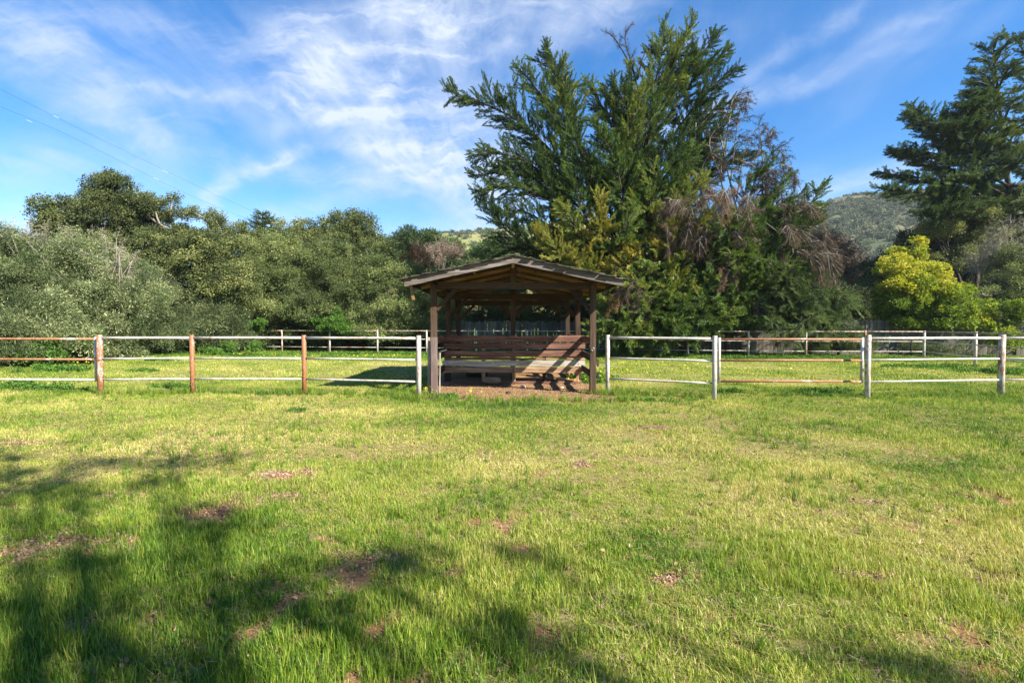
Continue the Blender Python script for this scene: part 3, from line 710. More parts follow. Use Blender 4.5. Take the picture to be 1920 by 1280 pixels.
# short planks standing beside the left front post
for x0, x1, y0, d, kind, dd in ((801.5, 806, 632.5, 11.30, 'grey', .05), (806, 809.5, 632.5, 11.42, 'brown', .10), (808, 819.5, 632, 11.17, 'plankgrey', .10)):
    xa, xb = X(x0, d), X(x1, d); zt = P(960, y0, d)[2]
    beam('plank', ((xa + xb) / 2, d, -.1), ((xa + xb) / 2, d, zt), xb - xa, dd, W(kind, 2), .003, 4, 'short upright plank beside the left front post', up=(0, 1, 0))
d = 11.28; beam('plank', (X(824.5, d), d, -.05), (X(824.5, d), d, P(960, 661, d)[2]), .025, .06, W('grey', 2), .003, 3, 'thin pale upright strip inside the left front post', up=(0, 1, 0))
mb = MB(); a = P(824, 661, d); mb.tube([a, a + np.array([.02, -.03, .02]), a + np.array([.12, .3, .05])], .008, 5); part('hook', mb, M['iron'])

bolt = MB(); bolt.tube([(0, 0, 0), (0, -.012, 0)], .011, 7); bm_ = bolt.mesh('bolt'); bm_.materials.append(M['rustiron'])
for s_ in (-1, 1):
    for (bx_, by_, bz_) in [(SX + s_ * 1.76, YF - .066, 2.36), (SX + s_ * 1.76, YF - .066, 2.43), (SX + s_ * 1.76, YF - .066, 1.9), (SX + s_ * 1.68, YB - .022, 1.18), (SX + s_ * 1.66, YB - .022, .99), (SX + s_ * 1.67, YB - .022, .79), (SX + s_ * 1.70, YB - .022, .54), (SX + s_ * 1.66, YB - .022, .38), (SX + s_ * .03, YB - .022, .41), (SX + s_ * .035, YB - .022, .35)]:
        o = bpy.data.objects.new('bolt', bm_); COL.objects.link(o); o.parent = sh; o.location = (bx_ - SX, by_ - 13.9, bz_)
# loose things on the earth floor
def rot_box(name, mat, c, size, rz_, ry=0, rx=0, jit=.004):
    from mathutils import Euler
    R = np.array(Euler((rx, ry, rz_)).to_matrix()); mb = MB(); mb.box((0, 0, 0), size, jit, 3, 0, R); me = mb.mesh(name); me.materials.append(mat)
    o = bpy.data.objects.new(name, me); COL.objects.link(o); o.location = [float(v) for v in c]; return o
c = P(922, 712.5, 13.05)
tag(rot_box('wood_block', W('tan', 0), (c[0], 13.10, .12), (.44, .05, .155), .08, .05, -.5), 'short tan plank leaning on the base board inside the shelter', 'plank')
c = G(1035, 700); tag(rot_box('lumber_plank', W('tan', 0), (X(1012, 13.9), 13.75, .14), (.75, .14, .03), -.1, .12, .1), 'long pale plank lying behind the base board right of the centre', 'plank')
tag(rot_box('lumber_plank', W('tan', 0), (X(990, 14.1), 14.05, .25), (.85, .12, .03), .15, .05, .3), 'pale plank lying further back, behind the long one', 'plank')
tag(rot_box('wood_chunk', W('tan', 0), (X(1052, 13.6), 13.55, .11), (.24, .10, .08), .3, 0, 0), 'split chunk of firewood on the earth behind the base board', 'wood')
def rock(name, label, px, py, r, seed, mat=None, cat='rock'):
    rr = random.Random(seed); c = G(px, py); mb = MB(); n = 7; v = [(0, 0, r * .75)]; f = []
    for k in range(2):
        for i in range(n):
            t = 2 * math.pi * i / n + k * .4; q = r * (1.0 if k else .75) * rr.uniform(.75, 1.2); v.append((q * math.cos(t), q * math.sin(t) * .8, r * (.5 if k == 0 else -.2) * rr.uniform(.8, 1.2)))
    for i in range(n): f += [(0, 1 + i, 1 + (i + 1) % n), (1 + i, 1 + n + i, 1 + n + (i + 1) % n, 1 + (i + 1) % n)]
    mb.add(v, f); me = mb.mesh(name); me.materials.append(mat or M['stone']); o = bpy.data.objects.new(name, me); COL.objects.link(o)
    o.location = (float(c[0]), float(c[1]), float(height(np.array([c[0]]), np.array([c[1]]))[0])); tag(o, label, cat)
rock('stone', 'pale stone on the earth in front of the base board, near the middle', 981, 726, .085, 1)
rock('stone', 'small pale stone on the earth near the right front post', 1053, 728, .055, 2)
rock('dirt_clod', 'dark clod of earth in the middle of the bare patch', 953, 738, .09, 3, simple('dark_earth', (.05, .028, .018)), 'clod')
rock('dirt_clod', 'dark clod of earth towards the right of the bare patch', 1054, 739, .05, 4, bpy.data.materials['dark_earth'], 'clod')
# black rubber tub
mb = MB(); prof = [(.0, .02), (.26, .02), (.30, .05), (.36, .36), (.39, .37), (.39, .34), (.34, .33), (.28, .06), (0, .05)]; n = 20; v = []; f = []
for (r_, z_) in prof:
    for i in range(n): v.append((r_ * math.cos(2 * math.pi * i / n), r_ * math.sin(2 * math.pi * i / n), z_))
for k in range(len(prof) - 1):
    for i in range(n): a = k * n + i; b2 = k * n + (i + 1) % n; f.append((a, b2, b2 + n, a + n))
mb.add(v, f); me = mb.mesh('feed_tub', True); me.materials.append(M['rubber']); o = bpy.data.objects.new('feed_tub', me); COL.objects.link(o); o.location = (X(893, 14.6), 14.6, .0)
tag(o, 'round black rubber tub in the shade behind the boards', 'tub')

# ------------------------------------------------------------------ PIPE FENCES
def pipe_thing(name, label, cat, posts, rails, pr=.052, rr=(.029, .022, .022), group=None, ends=(0, 0)):
    """posts: (x, y, top z, rust amount, radius); rails: heights"""
    t = thing(name, label, cat, (posts[0][0], posts[0][1], 0), group)
    for (x, y, zt, rust, r) in posts:
        mb = MB(); mb.tube([(x, y, -.15), (x, y, zt * .5), (x, y, zt - .006), (x, y, zt)], [r, r, r, r * .9], 14); mb.build('post', PAINT(rust, 2), t, True)
        cp = t.children[-1]
    for a, b in zip(posts[:-1], posts[1:]):
        for k, z in enumerate(rails):
            zz = z if not isinstance(z, tuple) else z[0]
            d = np.array([b[0] - a[0], b[1] - a[1], 0]); u = d / np.linalg.norm(d)
            s = np.array([a[0], a[1], zz]) + u * a[4] * .9; e = np.array([b[0], b[1], zz]) - u * b[4] * .9
            m = (s + e) / 2
            rust = min(.95, max(.05, (a[3] + b[3]) * .35 + random.uniform(-.08, .12)))
            if isinstance(z, tuple): rust = z[1]
            mb = MB(); mb.tube([s, (s + m) / 2, m, (m + e) / 2, e], rr[k], 10); mb.build('rail', PAINT(round(rust, 1), 0), t, True)
    return t
def base(px, py): g = G(px, py); return g[0], g[1]
R3 = (1.25, .795, .335)
x, y = base(189, 740); lp = [(x, y, 1.315, .75, .059)]
for px, py, ru in ((361.5, 738, .9), (571, 738.5, 1.0), (785.5, 745, .42)):
    x, y = base(px, py); lp.append((x, y, 1.31, ru, .050))
pipe_thing('pipe_fence', 'three-rail pipe fence left of the shelter with rusty posts', 'fence', lp, [(1.25, .28), (.795, .2), (.335, .12)])
rp = []
for px, py, ru in ((1139, 737, .2), (1339, 749, .22)):
    x, y = base(px, py); rp.append((x, y, 1.31, ru, .047))
pipe_thing('pipe_fence', 'short white pipe fence panel between the shelter and the rusty gate', 'fence', rp, [(1.25, .2), (.795, .12), (.335, .08)])
rp2 = []
for px, py, ru, r in ((1626, 746, .45, .052), (1876, 741, .4, .062), (2135, 741, .4, .06)):
    x, y = base(px, py); rp2.append((x, y, 1.325, ru, r))
pipe_thing('pipe_fence', 'white pipe fence running off to the right of the rusty gate', 'fence', rp2, [(1.25, .12), (.80, .1), (.34, .35)])
def gate(name, label, xa, ya, xb, yb, rusts, vert, posts_rust):
    t = thing(name, label, 'gate', (xa, ya, 0)); z0, z1 = .32, 1.235
    for k, z in enumerate((1.225, .775, .325)):
        mb = MB(); mb.tube([(xa, ya, z), ((xa + xb) / 2, (ya + yb) / 2, z + .003), (xb, yb, z)], .024, 10); mb.build('rail', PAINT(rusts[k], 0), t, True)
    for (x, y) in vert:
        mb = MB(); mb.tube([(x, y, z0 - .03), (x, y, .8), (x, y, z1 + .03)], .031, 12); mb.build('end_post', PAINT(posts_rust, 2), t, True)
    return t
x, y = base(178, 739); ga = gate('pipe_gate', 'rust-streaked pipe gate at the left edge, white lower rail', X(-200, y), y + .06, x + .01, y, (.85, .9, .1), [(X(-200, y), y + .06), (X(178.5, y), y)], .08)
xa, ya = X(1349, 10.95), 10.95; xb, yb = X(1617.5, 10.95), 10.95
gb = gate('pipe_gate', 'three-rail gate of rusty orange pipes between white end posts', xa, ya, xb, yb, (.9, .95, .9), [(xa, ya), (xb, yb)], .1)
def chain(t, c, a, b):
    mb = MB(); n = 13
    for i in range(n):
        ph = 2 * math.pi * i / n; p = np.array([c[0] + a * math.cos(ph), c[1] + b * math.sin(ph), c[2] + .02 * math.sin(ph * 1.0)])
        d = np.array([-a * math.sin(ph), b * math.cos(ph), 0]); d /= np.linalg.norm(d); up = np.array([0, 0, 1.0]) if i % 2 else np.cross(d, (0, 0, 1.0))
        mb.tube([p + d * .02 * math.cos(q) + up * .010 * math.sin(q) for q in np.linspace(0, 2 * math.pi, 9)], .0035, 4, False)
    mb.build('chain', M['rustiron'], t)
c = P(184, 673, lp[0][1]); chain(ga, (c[0], lp[0][1], c[2]), .115, .075)
c = P(1344, 675, rp[1][1]); chain(gb, (c[0], (rp[1][1] + ya) / 2, c[2]), .11, .30)

far = []
for px, py, ru, top in ((215, 655.5, .3, 1.3), (284, 656.5, .3, 1.3), (363, 658, .3, 1.3), (443.5, 659.5, .35, 1.3), (529, 660.5, .55, 1.3), (618.5, 661.5, .4, 1.3), (708, 662, .15, 1.3), (800, 663, .1, 1.3), (893, 664, .1, 1.3),
                        (988.5, 665, .12, 1.3), (1087, 666, .15, 1.3), (1190.5, 667.5, .35, 1.3), (1289.5, 669, .4, 1.3), (1403, 670, .4, 1.3), (1511, 671.5, .55, 1.3), (1621.5, 671.8, .8, 1.31), (1732, 672.3, .2, 1.3), (1828, 685.5, .3, 1.3), (1968, 704, .3, 1.3), (2200, 735, .3, 1.3)):
    x, y = base(px, py); far.append((x, y, top, ru, .046 if px < 1700 else .056))
pipe_thing('pipe_fence', 'far pipe fence crossing the back of the paddock in front of the trees', 'fence', far, [(1.26, .55), (.80, .5), (.33, .4)], rr=(.024, .019, .019))

# wooden board fence behind
bf = thing('board_fence', 'tall grey wooden board fence in the shade of the trees', 'fence', (12, 29, 0))
path = [(-13.0, 33.5), (-3.2, 32.0), (3.6, 31.6), (9.0, 29.6), (16, 27.6), (24, 26.4), (34, 24)]
mesh_v = []
for k in range(6):
    mb = MB(); h = 1.80 + random.uniform(-.05, .05); mb.box((0, 0, h / 2), (.185, .02, h), .004, 3, 2); me = mb.mesh('board'); me.materials.append(W('fenceboard', 2)); mesh_v.append(me)
seglen = [math.dist(path[i], path[i + 1]) for i in range(len(path) - 1)]; s = 0; tot = sum(seglen)
nb = 0
while s < tot and nb < 262:
    a = s; i = 0
    while a > seglen[i]: a -= seglen[i]; i += 1
    p, q = path[i], path[i + 1]; t = a / seglen[i]; x = p[0] + (q[0] - p[0]) * t; y = p[1] + (q[1] - p[1]) * t
    o = bpy.data.objects.new('board', random.choice(mesh_v)); COL.objects.link(o); o.parent = bf
    o.location = (x - 12, y - 29, random.uniform(-.04, .03)); o.rotation_euler = (0, random.uniform(-.012, .012), math.atan2(q[1] - p[1], q[0] - p[0]))
    s += .196 + (random.random() < .06) * .03; nb += 1
for i in range(len(path) - 1):
    for z in (.4, 1.45):
        p, q = path[i], path[i + 1]; mb = MB(); mb.beam((p[0], p[1] + .05, z), (q[0], q[1] + .05, z), .04, .09, .002, 2); mb.build('backing_rail', W('fenceboard', 0), bf)

# ------------------------------------------------------------------ VEGETATION BUILDERS
def poly(pts, n=10):
    """smooth curve through points"""
    pts = np.asarray(pts, float); k = len(pts)
    if k == 2: return pts[0] + (pts[1] - pts[0]) * np.linspace(0, 1, n)[:, None]
    t = np.linspace(0, k - 1, n); out = []
    for u in t:
        i = min(int(u), k - 2); f = u - i
        p0 = pts[max(i - 1, 0)]; p1 = pts[i]; p2 = pts[i + 1]; p3 = pts[min(i + 2, k - 1)]
        out.append(.5 * ((2 * p1) + (-p0 + p2) * f + (2 * p0 - 5 * p1 + 4 * p2 - p3) * f * f + (-p0 + 3 * p1 - 3 * p2 + p3) * f ** 3))
    return np.array(out)

def broadleaf(name, label, cat, basepx, lobes, kind, trunk_r=.15, dens=1.0, sub_r=.62, cs=1.0, tint=(.2, .8), group=None, bark='bark', per=9, twig_out=.12, fill=.35, seed=None, flat=1.0, limbs=True):
    """lobes: (px, py, depth, rx px, ry px)"""
    r = np.random.default_rng(seed if seed is not None else abs(hash(label)) % 99999) if seed is not None else np.random.default_rng(len(label) * 131 + int(basepx[0] * 7) % 997)
    if 430 < basepx[0] < 880 and basepx[1] < 31 and kind != 'bright': basepx = (basepx[0], basepx[1] + 4.2)
    b0 = np.array([X(basepx[0], basepx[1]), basepx[1], 0.0])
    t = thing(name, label, cat, b0, group); mb = MB(); pts = []; dirs = []; sc = []; tn = []
    L = []
    for q in lobes:
        px, py, d, rx, ry = q[:5]
        if 430 < px < 880 and d < 31 and kind != 'bright': d += 3.3 if px < 680 else 1.6
        c = P(px, py, d); L.append((c, rx * d / F, ry * d / F, q[5] if len(q) > 5 else None))
    tint0 = tint; drift = r.uniform(-.14, .14, len(L))
    for iL, (c, rx, ry, lt) in enumerate(L):
        tint = lt or (max(0, tint0[0] + drift[iL]), min(1, tint0[1] + drift[iL]))
        rd = min(rx, 3.2) * flat; area = 4 * math.pi * ((rx * ry) ** 1.6 / 3 + (rx * rd) ** 1.6 / 3 + (ry * rd) ** 1.6 / 3) ** (1 / 1.6)
        n = max(5, int(area / (sub_r ** 2 * 2.7) * dens)); u = rdir(n, r)
        keep = (u[:, 1] < .25) | (r.random(n) < .45); u = u[keep]; n = len(u)
        rr = r.uniform(.55, 1.05, n) * (1 + .30 * (fbm(u[:, 0] * 2.2 + c[0], u[:, 2] * 2.2 + c[2] + u[:, 1], 3) - .5) * 2)
        sub = c + u * rr[:, None] * np.array([rx, rd, ry])
        sub = sub[sub[:, 2] > .1]; n = len(sub)
        if n == 0: continue
        srad = sub_r * r.uniform(.55, 1.25, n); stint = r.uniform(*tint, n)
        for q in range(n):
            m = max(3, int(per * (srad[q] / sub_r) ** 1.5)); v = rdir(m, r); v[:, 2] = np.where(v[:, 2] < -.1, -v[:, 2], v[:, 2])
            p = sub[q] + v * srad[q] * np.array([1.1, 1, .62]) * r.uniform(.5, 1.0, m)[:, None]
            pts.append(p); dirs.append(unit(v + unit(sub[q] - c) * .6 + [0, 0, .35])); sc.append(r.uniform(.5, 1.08, m) * cs); tn.append(np.clip(stint[q] + r.normal(0, .09, m) , 0, 1))
        # loose outer sprigs for a ragged outline
        k = int(n * 3 * twig_out * 6); u = rdir(k, r); u = u[u[:, 2] > -.3]; g = (1 + .30 * (fbm(u[:, 0] * 2.2 + c[0], u[:, 2] * 2.2 + c[2] + u[:, 1], 3) - .5) * 2); p = c + u * np.array([rx, rd, ry]) * (g * r.uniform(.95, 1.17, len(u)))[:, None]
        pts.append(p); dirs.append(u + [0, 0, .4]); sc.append(r.uniform(.3, .65, len(u)) * cs); tn.append(r.uniform(*tint, len(u)))
        # interior
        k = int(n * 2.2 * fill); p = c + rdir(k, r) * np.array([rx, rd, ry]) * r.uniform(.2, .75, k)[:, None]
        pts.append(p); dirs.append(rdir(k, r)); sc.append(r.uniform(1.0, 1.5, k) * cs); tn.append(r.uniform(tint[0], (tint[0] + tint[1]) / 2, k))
        if limbs:
            mid = (b0 + c) / 2 + np.array([r.normal() * .3, r.normal() * .3, .1 * abs(c[2])]); pl = poly([b0 + [0, 0, .3], mid, c], 7)
            mb.tube(pl, np.linspace(trunk_r * .75, trunk_r * .22, 7), 6)
            for q in range(5):
                e = sub[r.integers(0, n)]; pl2 = poly([pl[r.integers(3, 7)], (c + e) / 2 + r.normal(size=3) * .15, e], 5); mb.tube(pl2, np.linspace(trunk_r * .2, .012, 5), 5)
    cm = L[0][0]; mb.tube(poly([b0 - [0, 0, .2], b0 + [r.normal() * .1, 0, .5], b0 + [0, 0, 1.0]], 5), np.linspace(trunk_r * 1.25, trunk_r * .8, 5), 8)
    mb.build('trunk', M[bark], t, True)
    pts = np.concatenate(pts); dirs = np.concatenate(dirs); sc = np.concatenate(sc); tn = np.concatenate(tn)
    ok = pts[:, 2] > .05; pts, dirs, sc, tn = pts[ok], dirs[ok], sc[ok], tn[ok]
    o = scatter('crown', pts, dir_euler(unit(dirs)), sc, tn, PR[kind], t); o['kind'] = 'stuff'
    return t

class Conifer:
    """trunk and limbs by photo-traced 3-D curves, foliage as sprays along side branches"""
    def __init__(s, name, label, cat, loc, seed, bark='bark', group=None):
        s.t = thing(name, label, cat, loc, group); s.loc = loc; s.r = np.random.default_rng(seed); s.mb = MB(); s.bark = bark; s.fol = {}
        s.leaders = []
    def put(s, kind, p, d, sc, tn):
        f = s.fol.setdefault(kind, [[], [], [], []]); f[0].append(p); f[1].append(d); f[2].append(sc); f[3].append(tn)
    def leader(s, pts, r0, r1, n=14):
        pl = poly(pts, n); s.mb.tube(pl, np.linspace(r0, r1, n), 7); s.leaders.append(pl); return pl
    def limb(s, pts, r0=.09, kind='cypress', side=.34, start=.22, step=.24, spr=.95, tint=(.25, .6), droop=.0, up=.25, dens=1.0, thin=False, zf=.6):
        r = s.r; pl = poly(pts, 16); s.mb.tube(pl, np.linspace(r0, .015, 16), 5)
        seg = np.linalg.norm(np.diff(pl, axis=0), axis=1); L = seg.sum(); cum = np.concatenate([[0], np.cumsum(seg)]); n = int(L / step * dens)
        tb = r.uniform(*tint); side0 = r.choice([-1, 1])
        for k in range(n):
            u = start + (1 - start) * (k + r.random() * .7) / max(n, 1); u = min(u, .99); a = u * L; i = min(np.searchsorted(cum, a) - 1, 14); i = max(i, 0)
            p = pl[i] + (pl[i + 1] - pl[i]) * ((a - cum[i]) / (seg[i] + 1e-9)); ax = unit(pl[i + 1] - pl[i])
            lat = unit(np.cross(ax, rdir(1, r)[0])); lat = unit(lat * np.array([1, 1, zf]) + np.array([0, 0, up]))
            w = math.sin(min(1, (1 - u) * 1.25 + .12) * math.pi * .5); sl = min(L * side, 2.6) * w * r.uniform(.55, 1.1)
            d = unit(ax * .75 + lat * .8 + np.array([0, 0, up * .3 - droop]))
            e = p + d * sl; e[2] -= droop * sl * .5
            if sl > .35 and not thin: s.mb.tube([p, (p + e) / 2 + [0, 0, .04], e], [.022, .015, .006], 3, False)
            m = max(1, int(sl / (.25 * spr))); 
            q = np.linspace(.25, 1.0, m)[:, None]; pp = p + (e - p) * q + r.normal(size=(m, 3)) * .05
            dd = unit(d + r.normal(size=(m, 3)) * .32 + np.array([0, 0, up * .4 - droop]))
            s.put(kind, pp - dd * spr * .25, dd, spr * r.uniform(.45, 1.15, m) * (1 - .25 * q[:, 0]), np.clip(tb + r.normal(0, .08, m) + .1 * (q[:, 0] - .5), 0, 1))
        # sprays right along the tip
        m = max(3, int(L * .25 / .25)); q = np.linspace(.72, 1, m); idx = np.clip((q * 15).astype(int), 0, 14); pp = pl[idx]; ax = unit(pl[idx + 1] - pl[idx])
        s.put(kind, pp, unit(ax + r.normal(size=(m, 3)) * .18 - np.array([0, 0, droop * .4])), spr * r.uniform(.7, 1.0, m), np.full(m, tb))
        return pl
    def fillers(s, leader, u0, u1, n, Lmax, Lmin, rise=.35, kind='cypress', **kw):
        r = s.r
        for k in range(n):
            u = u0 + (u1 - u0) * (k + r.random()) / n; i = int(u * (len(leader) - 1)); p = leader[i]; az = k * 2.4 + r.normal() * .4
            f = (u - u0) / (u1 - u0); L = (Lmax + (Lmin - Lmax) * f) * r.uniform(.7, 1.15); ri = rise * (.6 + .9 * f) if rise > 0 else rise
            d = unit(np.array([math.cos(az), math.sin(az), ri + r.normal() * .12])); e = p + d * L
            m = p + d * L * .5 + np.array([0, 0, -.10 * L]); s.limb([p, m, e], .05 + .012 * L, kind, **kw)
    def done(s):
        s.mb.build('trunk', M[s.bark], s.t, True)
        for k, f in s.fol.items():
            o = scatter('dead_foliage' if k in ('dead', 'bare') else 'crown', np.concatenate(f[0]), dir_euler(np.concatenate(f[1])), np.concatenate(f[2]), np.concatenate(f[3]), PR[k], s.t); o['kind'] = 'stuff'
        return s.t

# ------------------------------------------------------------------ THE BIG CYPRESS
c = Conifer('cypress_tree', 'huge many-leadered cypress behind the shelter, spreading upswept limbs', 'tree', (X(1165, 29), 29, 0), 3)
B = P(1165, 612, 29) * np.array([1, 1, 0])
l1 = c.leader([B, P(1140, 480, 29), P(1105, 330, 29), P(1062, 200, 28.5), P(1030, 95, 28)], .38, .03)
l2 = c.leader([B + [.4, 0, 0], P(1195, 450, 29), P(1212, 280, 29), P(1245, 150, 29.3), P(1296, 42, 29.5)], .42, .03)
l3 = c.leader([B + [.1, .3, 0], P(1178, 450, 30), P(1165, 260, 30), P(1150, 150, 30.5)], .30, .03)
l4 = c.leader([B + [.5, .3, 0], P(1230, 440, 29.5), P(1290, 300, 30), P(1345, 190, 30)], .26, .03)
UP = dict(kind='cypress')
for pts, tn in (
    ([P(1118, 380, 29), P(1000, 250, 27.5), P(920, 200, 26.8), P(838, 170, 26.2)], (.35, .5)),
    ([P(1112, 350, 29), P(1040, 215, 27.6), P(1000, 160, 27.2), P(968, 124, 27)], (.35, .5)),
    ([P(1108, 340, 29), P(1060, 200, 28), P(1038, 130, 28), P(1024, 84, 28)], (.3, .45)),
    ([P(1085, 270, 28.6), P(1070, 190, 28), P(1055, 150, 28), P(1058, 105, 28)], (.3, .45)),
    ([P(1130, 430, 29), P(1010, 320, 27.3), P(950, 290, 26.8), P(884, 292, 26.4)], (.2, .35)),
    ([P(1130, 450, 29), P(1020, 350, 27.5), P(960, 325, 27), P(886, 330, 26.5)], (.15, .3)),
    ([P(1130, 440, 29), P(1040, 380, 27), P(960, 350, 26.5), P(890, 362, 26.0)], (.3, .5)),
    ([P(1145, 540, 29), P(1030, 480, 27), P(960, 440, 26.4), P(898, 372, 26.0)], (.15, .3)),
    ([P(1145, 520, 29), P(1050, 440, 27.2), P(990, 400, 26.6), P(930, 395, 26.3)], (.2, .4)),
    ([P(1150, 560, 29), P(1060, 520, 27), P(1000, 470, 26.5), P(915, 460, 26.0)], (.15, .35)),
    ([P(1205, 330, 29), P(1225, 180, 28.6), P(1240, 100, 28.6), P(1246, 42, 28.6)], (.25, .4)),
    ([P(1225, 230, 29), P(1265, 120, 29), P(1285, 75, 29), P(1300, 34, 29)], (.25, .4)),
    ([P(1225, 240, 29), P(1290, 130, 29), P(1325, 90, 29), P(1348, 60, 29)], (.3, .5)),
    ([P(1225, 260, 29), P(1300, 150, 29), P(1340, 115, 29), P(1366, 92, 29)], (.5, .75)),
    ([P(1230, 300, 29), P(1310, 190, 28.5), P(1350, 150, 28.5), P(1388, 132, 28.5)], (.3, .5)),
    ([P(1230, 340, 29), P(1310, 240, 28.5), P(1340, 205, 28.5), P(1382, 190, 28.5)], (.3, .5)),
    ([P(1240, 380, 29.5), P(1310, 290, 29), P(1350, 250, 29), P(1375, 205, 29)], (.3, .45)),
    ([P(1205, 400, 29), P(1280, 330, 28), P(1320, 290, 28), P(1345, 240, 28)], (.25, .4)),
    ([P(1170, 300, 30), P(1140, 220, 29.5), P(1115, 180, 29.5), P(1098, 148, 29.5)], (.35, .55)),
    ([P(1170, 280, 30), P(1180, 200, 29.5), P(1185, 150, 29.5), P(1175, 120, 29.5)], (.3, .5)),
    ([P(1190, 380, 29), P(1180, 260, 26.5), P(1192, 210, 26), P(1200, 170, 26)], (.35, .5)),
    ([P(1190, 420, 29), P(1150, 300, 26), P(1130, 260, 25.6), P(1110, 225, 25.5)], (.3, .45)),
    ([P(1190, 470, 29), P(1240, 330, 26), P(1265, 280, 25.6), P(1290, 235, 25.5)], (.35, .5)),
    ([P(1180, 520, 29), P(1130, 440, 25), P(1125, 400, 24.4), P(1122, 365, 24.2)], (.45, .65)),
    ([P(1170, 530, 29), P(1090, 450, 25), P(1070, 410, 24.5), P(1048, 385, 24.4)], (.45, .65)),
    ([P(1180, 540, 29), P(1160, 460, 24.8), P(1175, 420, 24.4), P(1185, 385, 24.2)], (.4, .6)),
    ([P(1170, 560, 29), P(1080, 500, 25), P(1030, 460, 24.5), P(1005, 430, 24.4)], (.45, .7)),
    ([P(1190, 500, 29), P(1250, 420, 26), P(1290, 370, 25.6), P(1320, 330, 25.4)], (.3, .5)),
    ([P(1190, 520, 29), P(1260, 470, 25.5), P(1300, 430, 25), P(1335, 395, 24.8)], (.35, .55)),
    ([P(1180, 560, 29), P(1120, 520, 25.2), P(1085, 490, 24.6), P(1060, 470, 24.4)], (.4, .6)),
    ([P(1230, 400, 29.5), P(1320, 330, 28.5), P(1370, 300, 28.5), P(1420, 290, 28.5)], (.2, .4)),
):
    c.limb(pts, .09, tint=(max(0, tn[0] - .15), tn[1] + .28), side=.25, start=.26, spr=.55, up=.12, step=.11)
for l, n, a, b_ in ((l1, 16, 3.8, 1.3), (l2, 20, 3.6, 1.2), (l3, 12, 3.2, 1.2), (l4, 12, 3.4, 1.2)):
    c.fillers(l, .2, .95, n + (2 if l is l1 else 8), a * (.85 if l is l1 else 1.15), b_, .12, tint=(.0, .65), side=.32, start=.12, up=.08, spr=.58, step=.13, droop=.06)
for pts in ([P(1170, 330, 30), P(1150, 230, 29), P(1140, 190, 29), P(1130, 165, 29)], [P(1170, 330, 30), P(1190, 230, 28.5), P(1165, 180, 28), P(1150, 145, 28)], [P(1195, 360, 29), P(1215, 260, 27), P(1222, 215, 26.5), P(1226, 180, 26.5)], [P(1150, 420, 29), P(1125, 330, 26.5), P(1090, 290, 26), P(1075, 255, 26)],
            [P(1190, 480, 29), P(1170, 380, 26), P(1160, 330, 25.4), P(1150, 290, 25.4)], [P(1200, 480, 29), P(1215, 400, 26), P(1225, 350, 25.4), P(1240, 310, 25.4)], [P(1190, 420, 29), P(1175, 340, 27), P(1185, 300, 26.5), P(1180, 265, 26.5)], [P(1160, 500, 29), P(1100, 410, 26), P(1080, 360, 25.6), P(1060, 325, 25.6)],
            [P(1130, 400, 29), P(1080, 330, 27.5), P(1050, 300, 27), P(1010, 290, 27)], [P(1200, 420, 29), P(1260, 360, 27), P(1280, 310, 26.5), P(1310, 280, 26.5)], [P(1160, 400, 29), P(1150, 350, 26.5), P(1130, 320, 26), P(1115, 300, 26)], [P(1210, 540, 29), P(1250, 480, 26), P(1260, 440, 25.5), P(1270, 400, 25.5)]):
    c.limb(pts, .07, tint=(.2, .6), side=.34, start=.12, spr=.72, up=.12, step=.13)
# bare dead leader poking out of the top
for pts in ([P(1215, 270, 30), P(1190, 140, 30), P(1172, 75, 30), P(1184, 45, 30)], [P(1190, 140, 30), P(1170, 100, 30), P(1150, 70, 30), P(1135, 60, 30)], [P(1195, 150, 30), P(1205, 110, 30), P(1215, 90, 30)],
            [P(1225, 200, 30), P(1240, 140, 30), P(1250, 110, 30)]):
    c.limb(pts, .05, 'dead', side=.18, start=.45, step=.4, spr=.45, tint=(.1, .35), up=.1)
c.done()
# lower tree whose trunk stands behind the far fence
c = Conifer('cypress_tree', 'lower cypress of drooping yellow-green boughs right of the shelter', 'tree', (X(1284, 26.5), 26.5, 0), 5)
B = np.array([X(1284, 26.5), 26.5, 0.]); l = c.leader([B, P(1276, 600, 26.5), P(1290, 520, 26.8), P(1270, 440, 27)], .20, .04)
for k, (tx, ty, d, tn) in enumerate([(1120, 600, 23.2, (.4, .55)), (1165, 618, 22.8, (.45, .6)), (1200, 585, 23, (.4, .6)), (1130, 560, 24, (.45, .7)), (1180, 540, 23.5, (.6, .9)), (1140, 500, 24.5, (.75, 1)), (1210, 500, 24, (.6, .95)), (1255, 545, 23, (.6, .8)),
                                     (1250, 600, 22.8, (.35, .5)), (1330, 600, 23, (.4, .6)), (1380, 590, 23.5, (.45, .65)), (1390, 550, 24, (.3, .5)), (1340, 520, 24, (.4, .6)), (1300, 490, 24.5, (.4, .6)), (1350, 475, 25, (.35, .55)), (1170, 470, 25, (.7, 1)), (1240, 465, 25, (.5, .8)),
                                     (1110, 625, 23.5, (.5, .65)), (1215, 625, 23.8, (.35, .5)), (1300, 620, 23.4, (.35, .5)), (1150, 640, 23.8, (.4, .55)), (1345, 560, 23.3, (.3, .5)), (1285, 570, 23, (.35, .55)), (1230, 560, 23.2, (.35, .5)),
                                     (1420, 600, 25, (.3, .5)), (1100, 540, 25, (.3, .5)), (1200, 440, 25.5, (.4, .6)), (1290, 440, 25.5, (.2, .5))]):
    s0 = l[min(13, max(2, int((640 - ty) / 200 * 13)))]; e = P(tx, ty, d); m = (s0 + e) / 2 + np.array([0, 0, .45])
    c.limb([s0, m, e], .07, tint=tn, side=.42, start=.2, spr=.8, up=.12, droop=.12, step=.2)
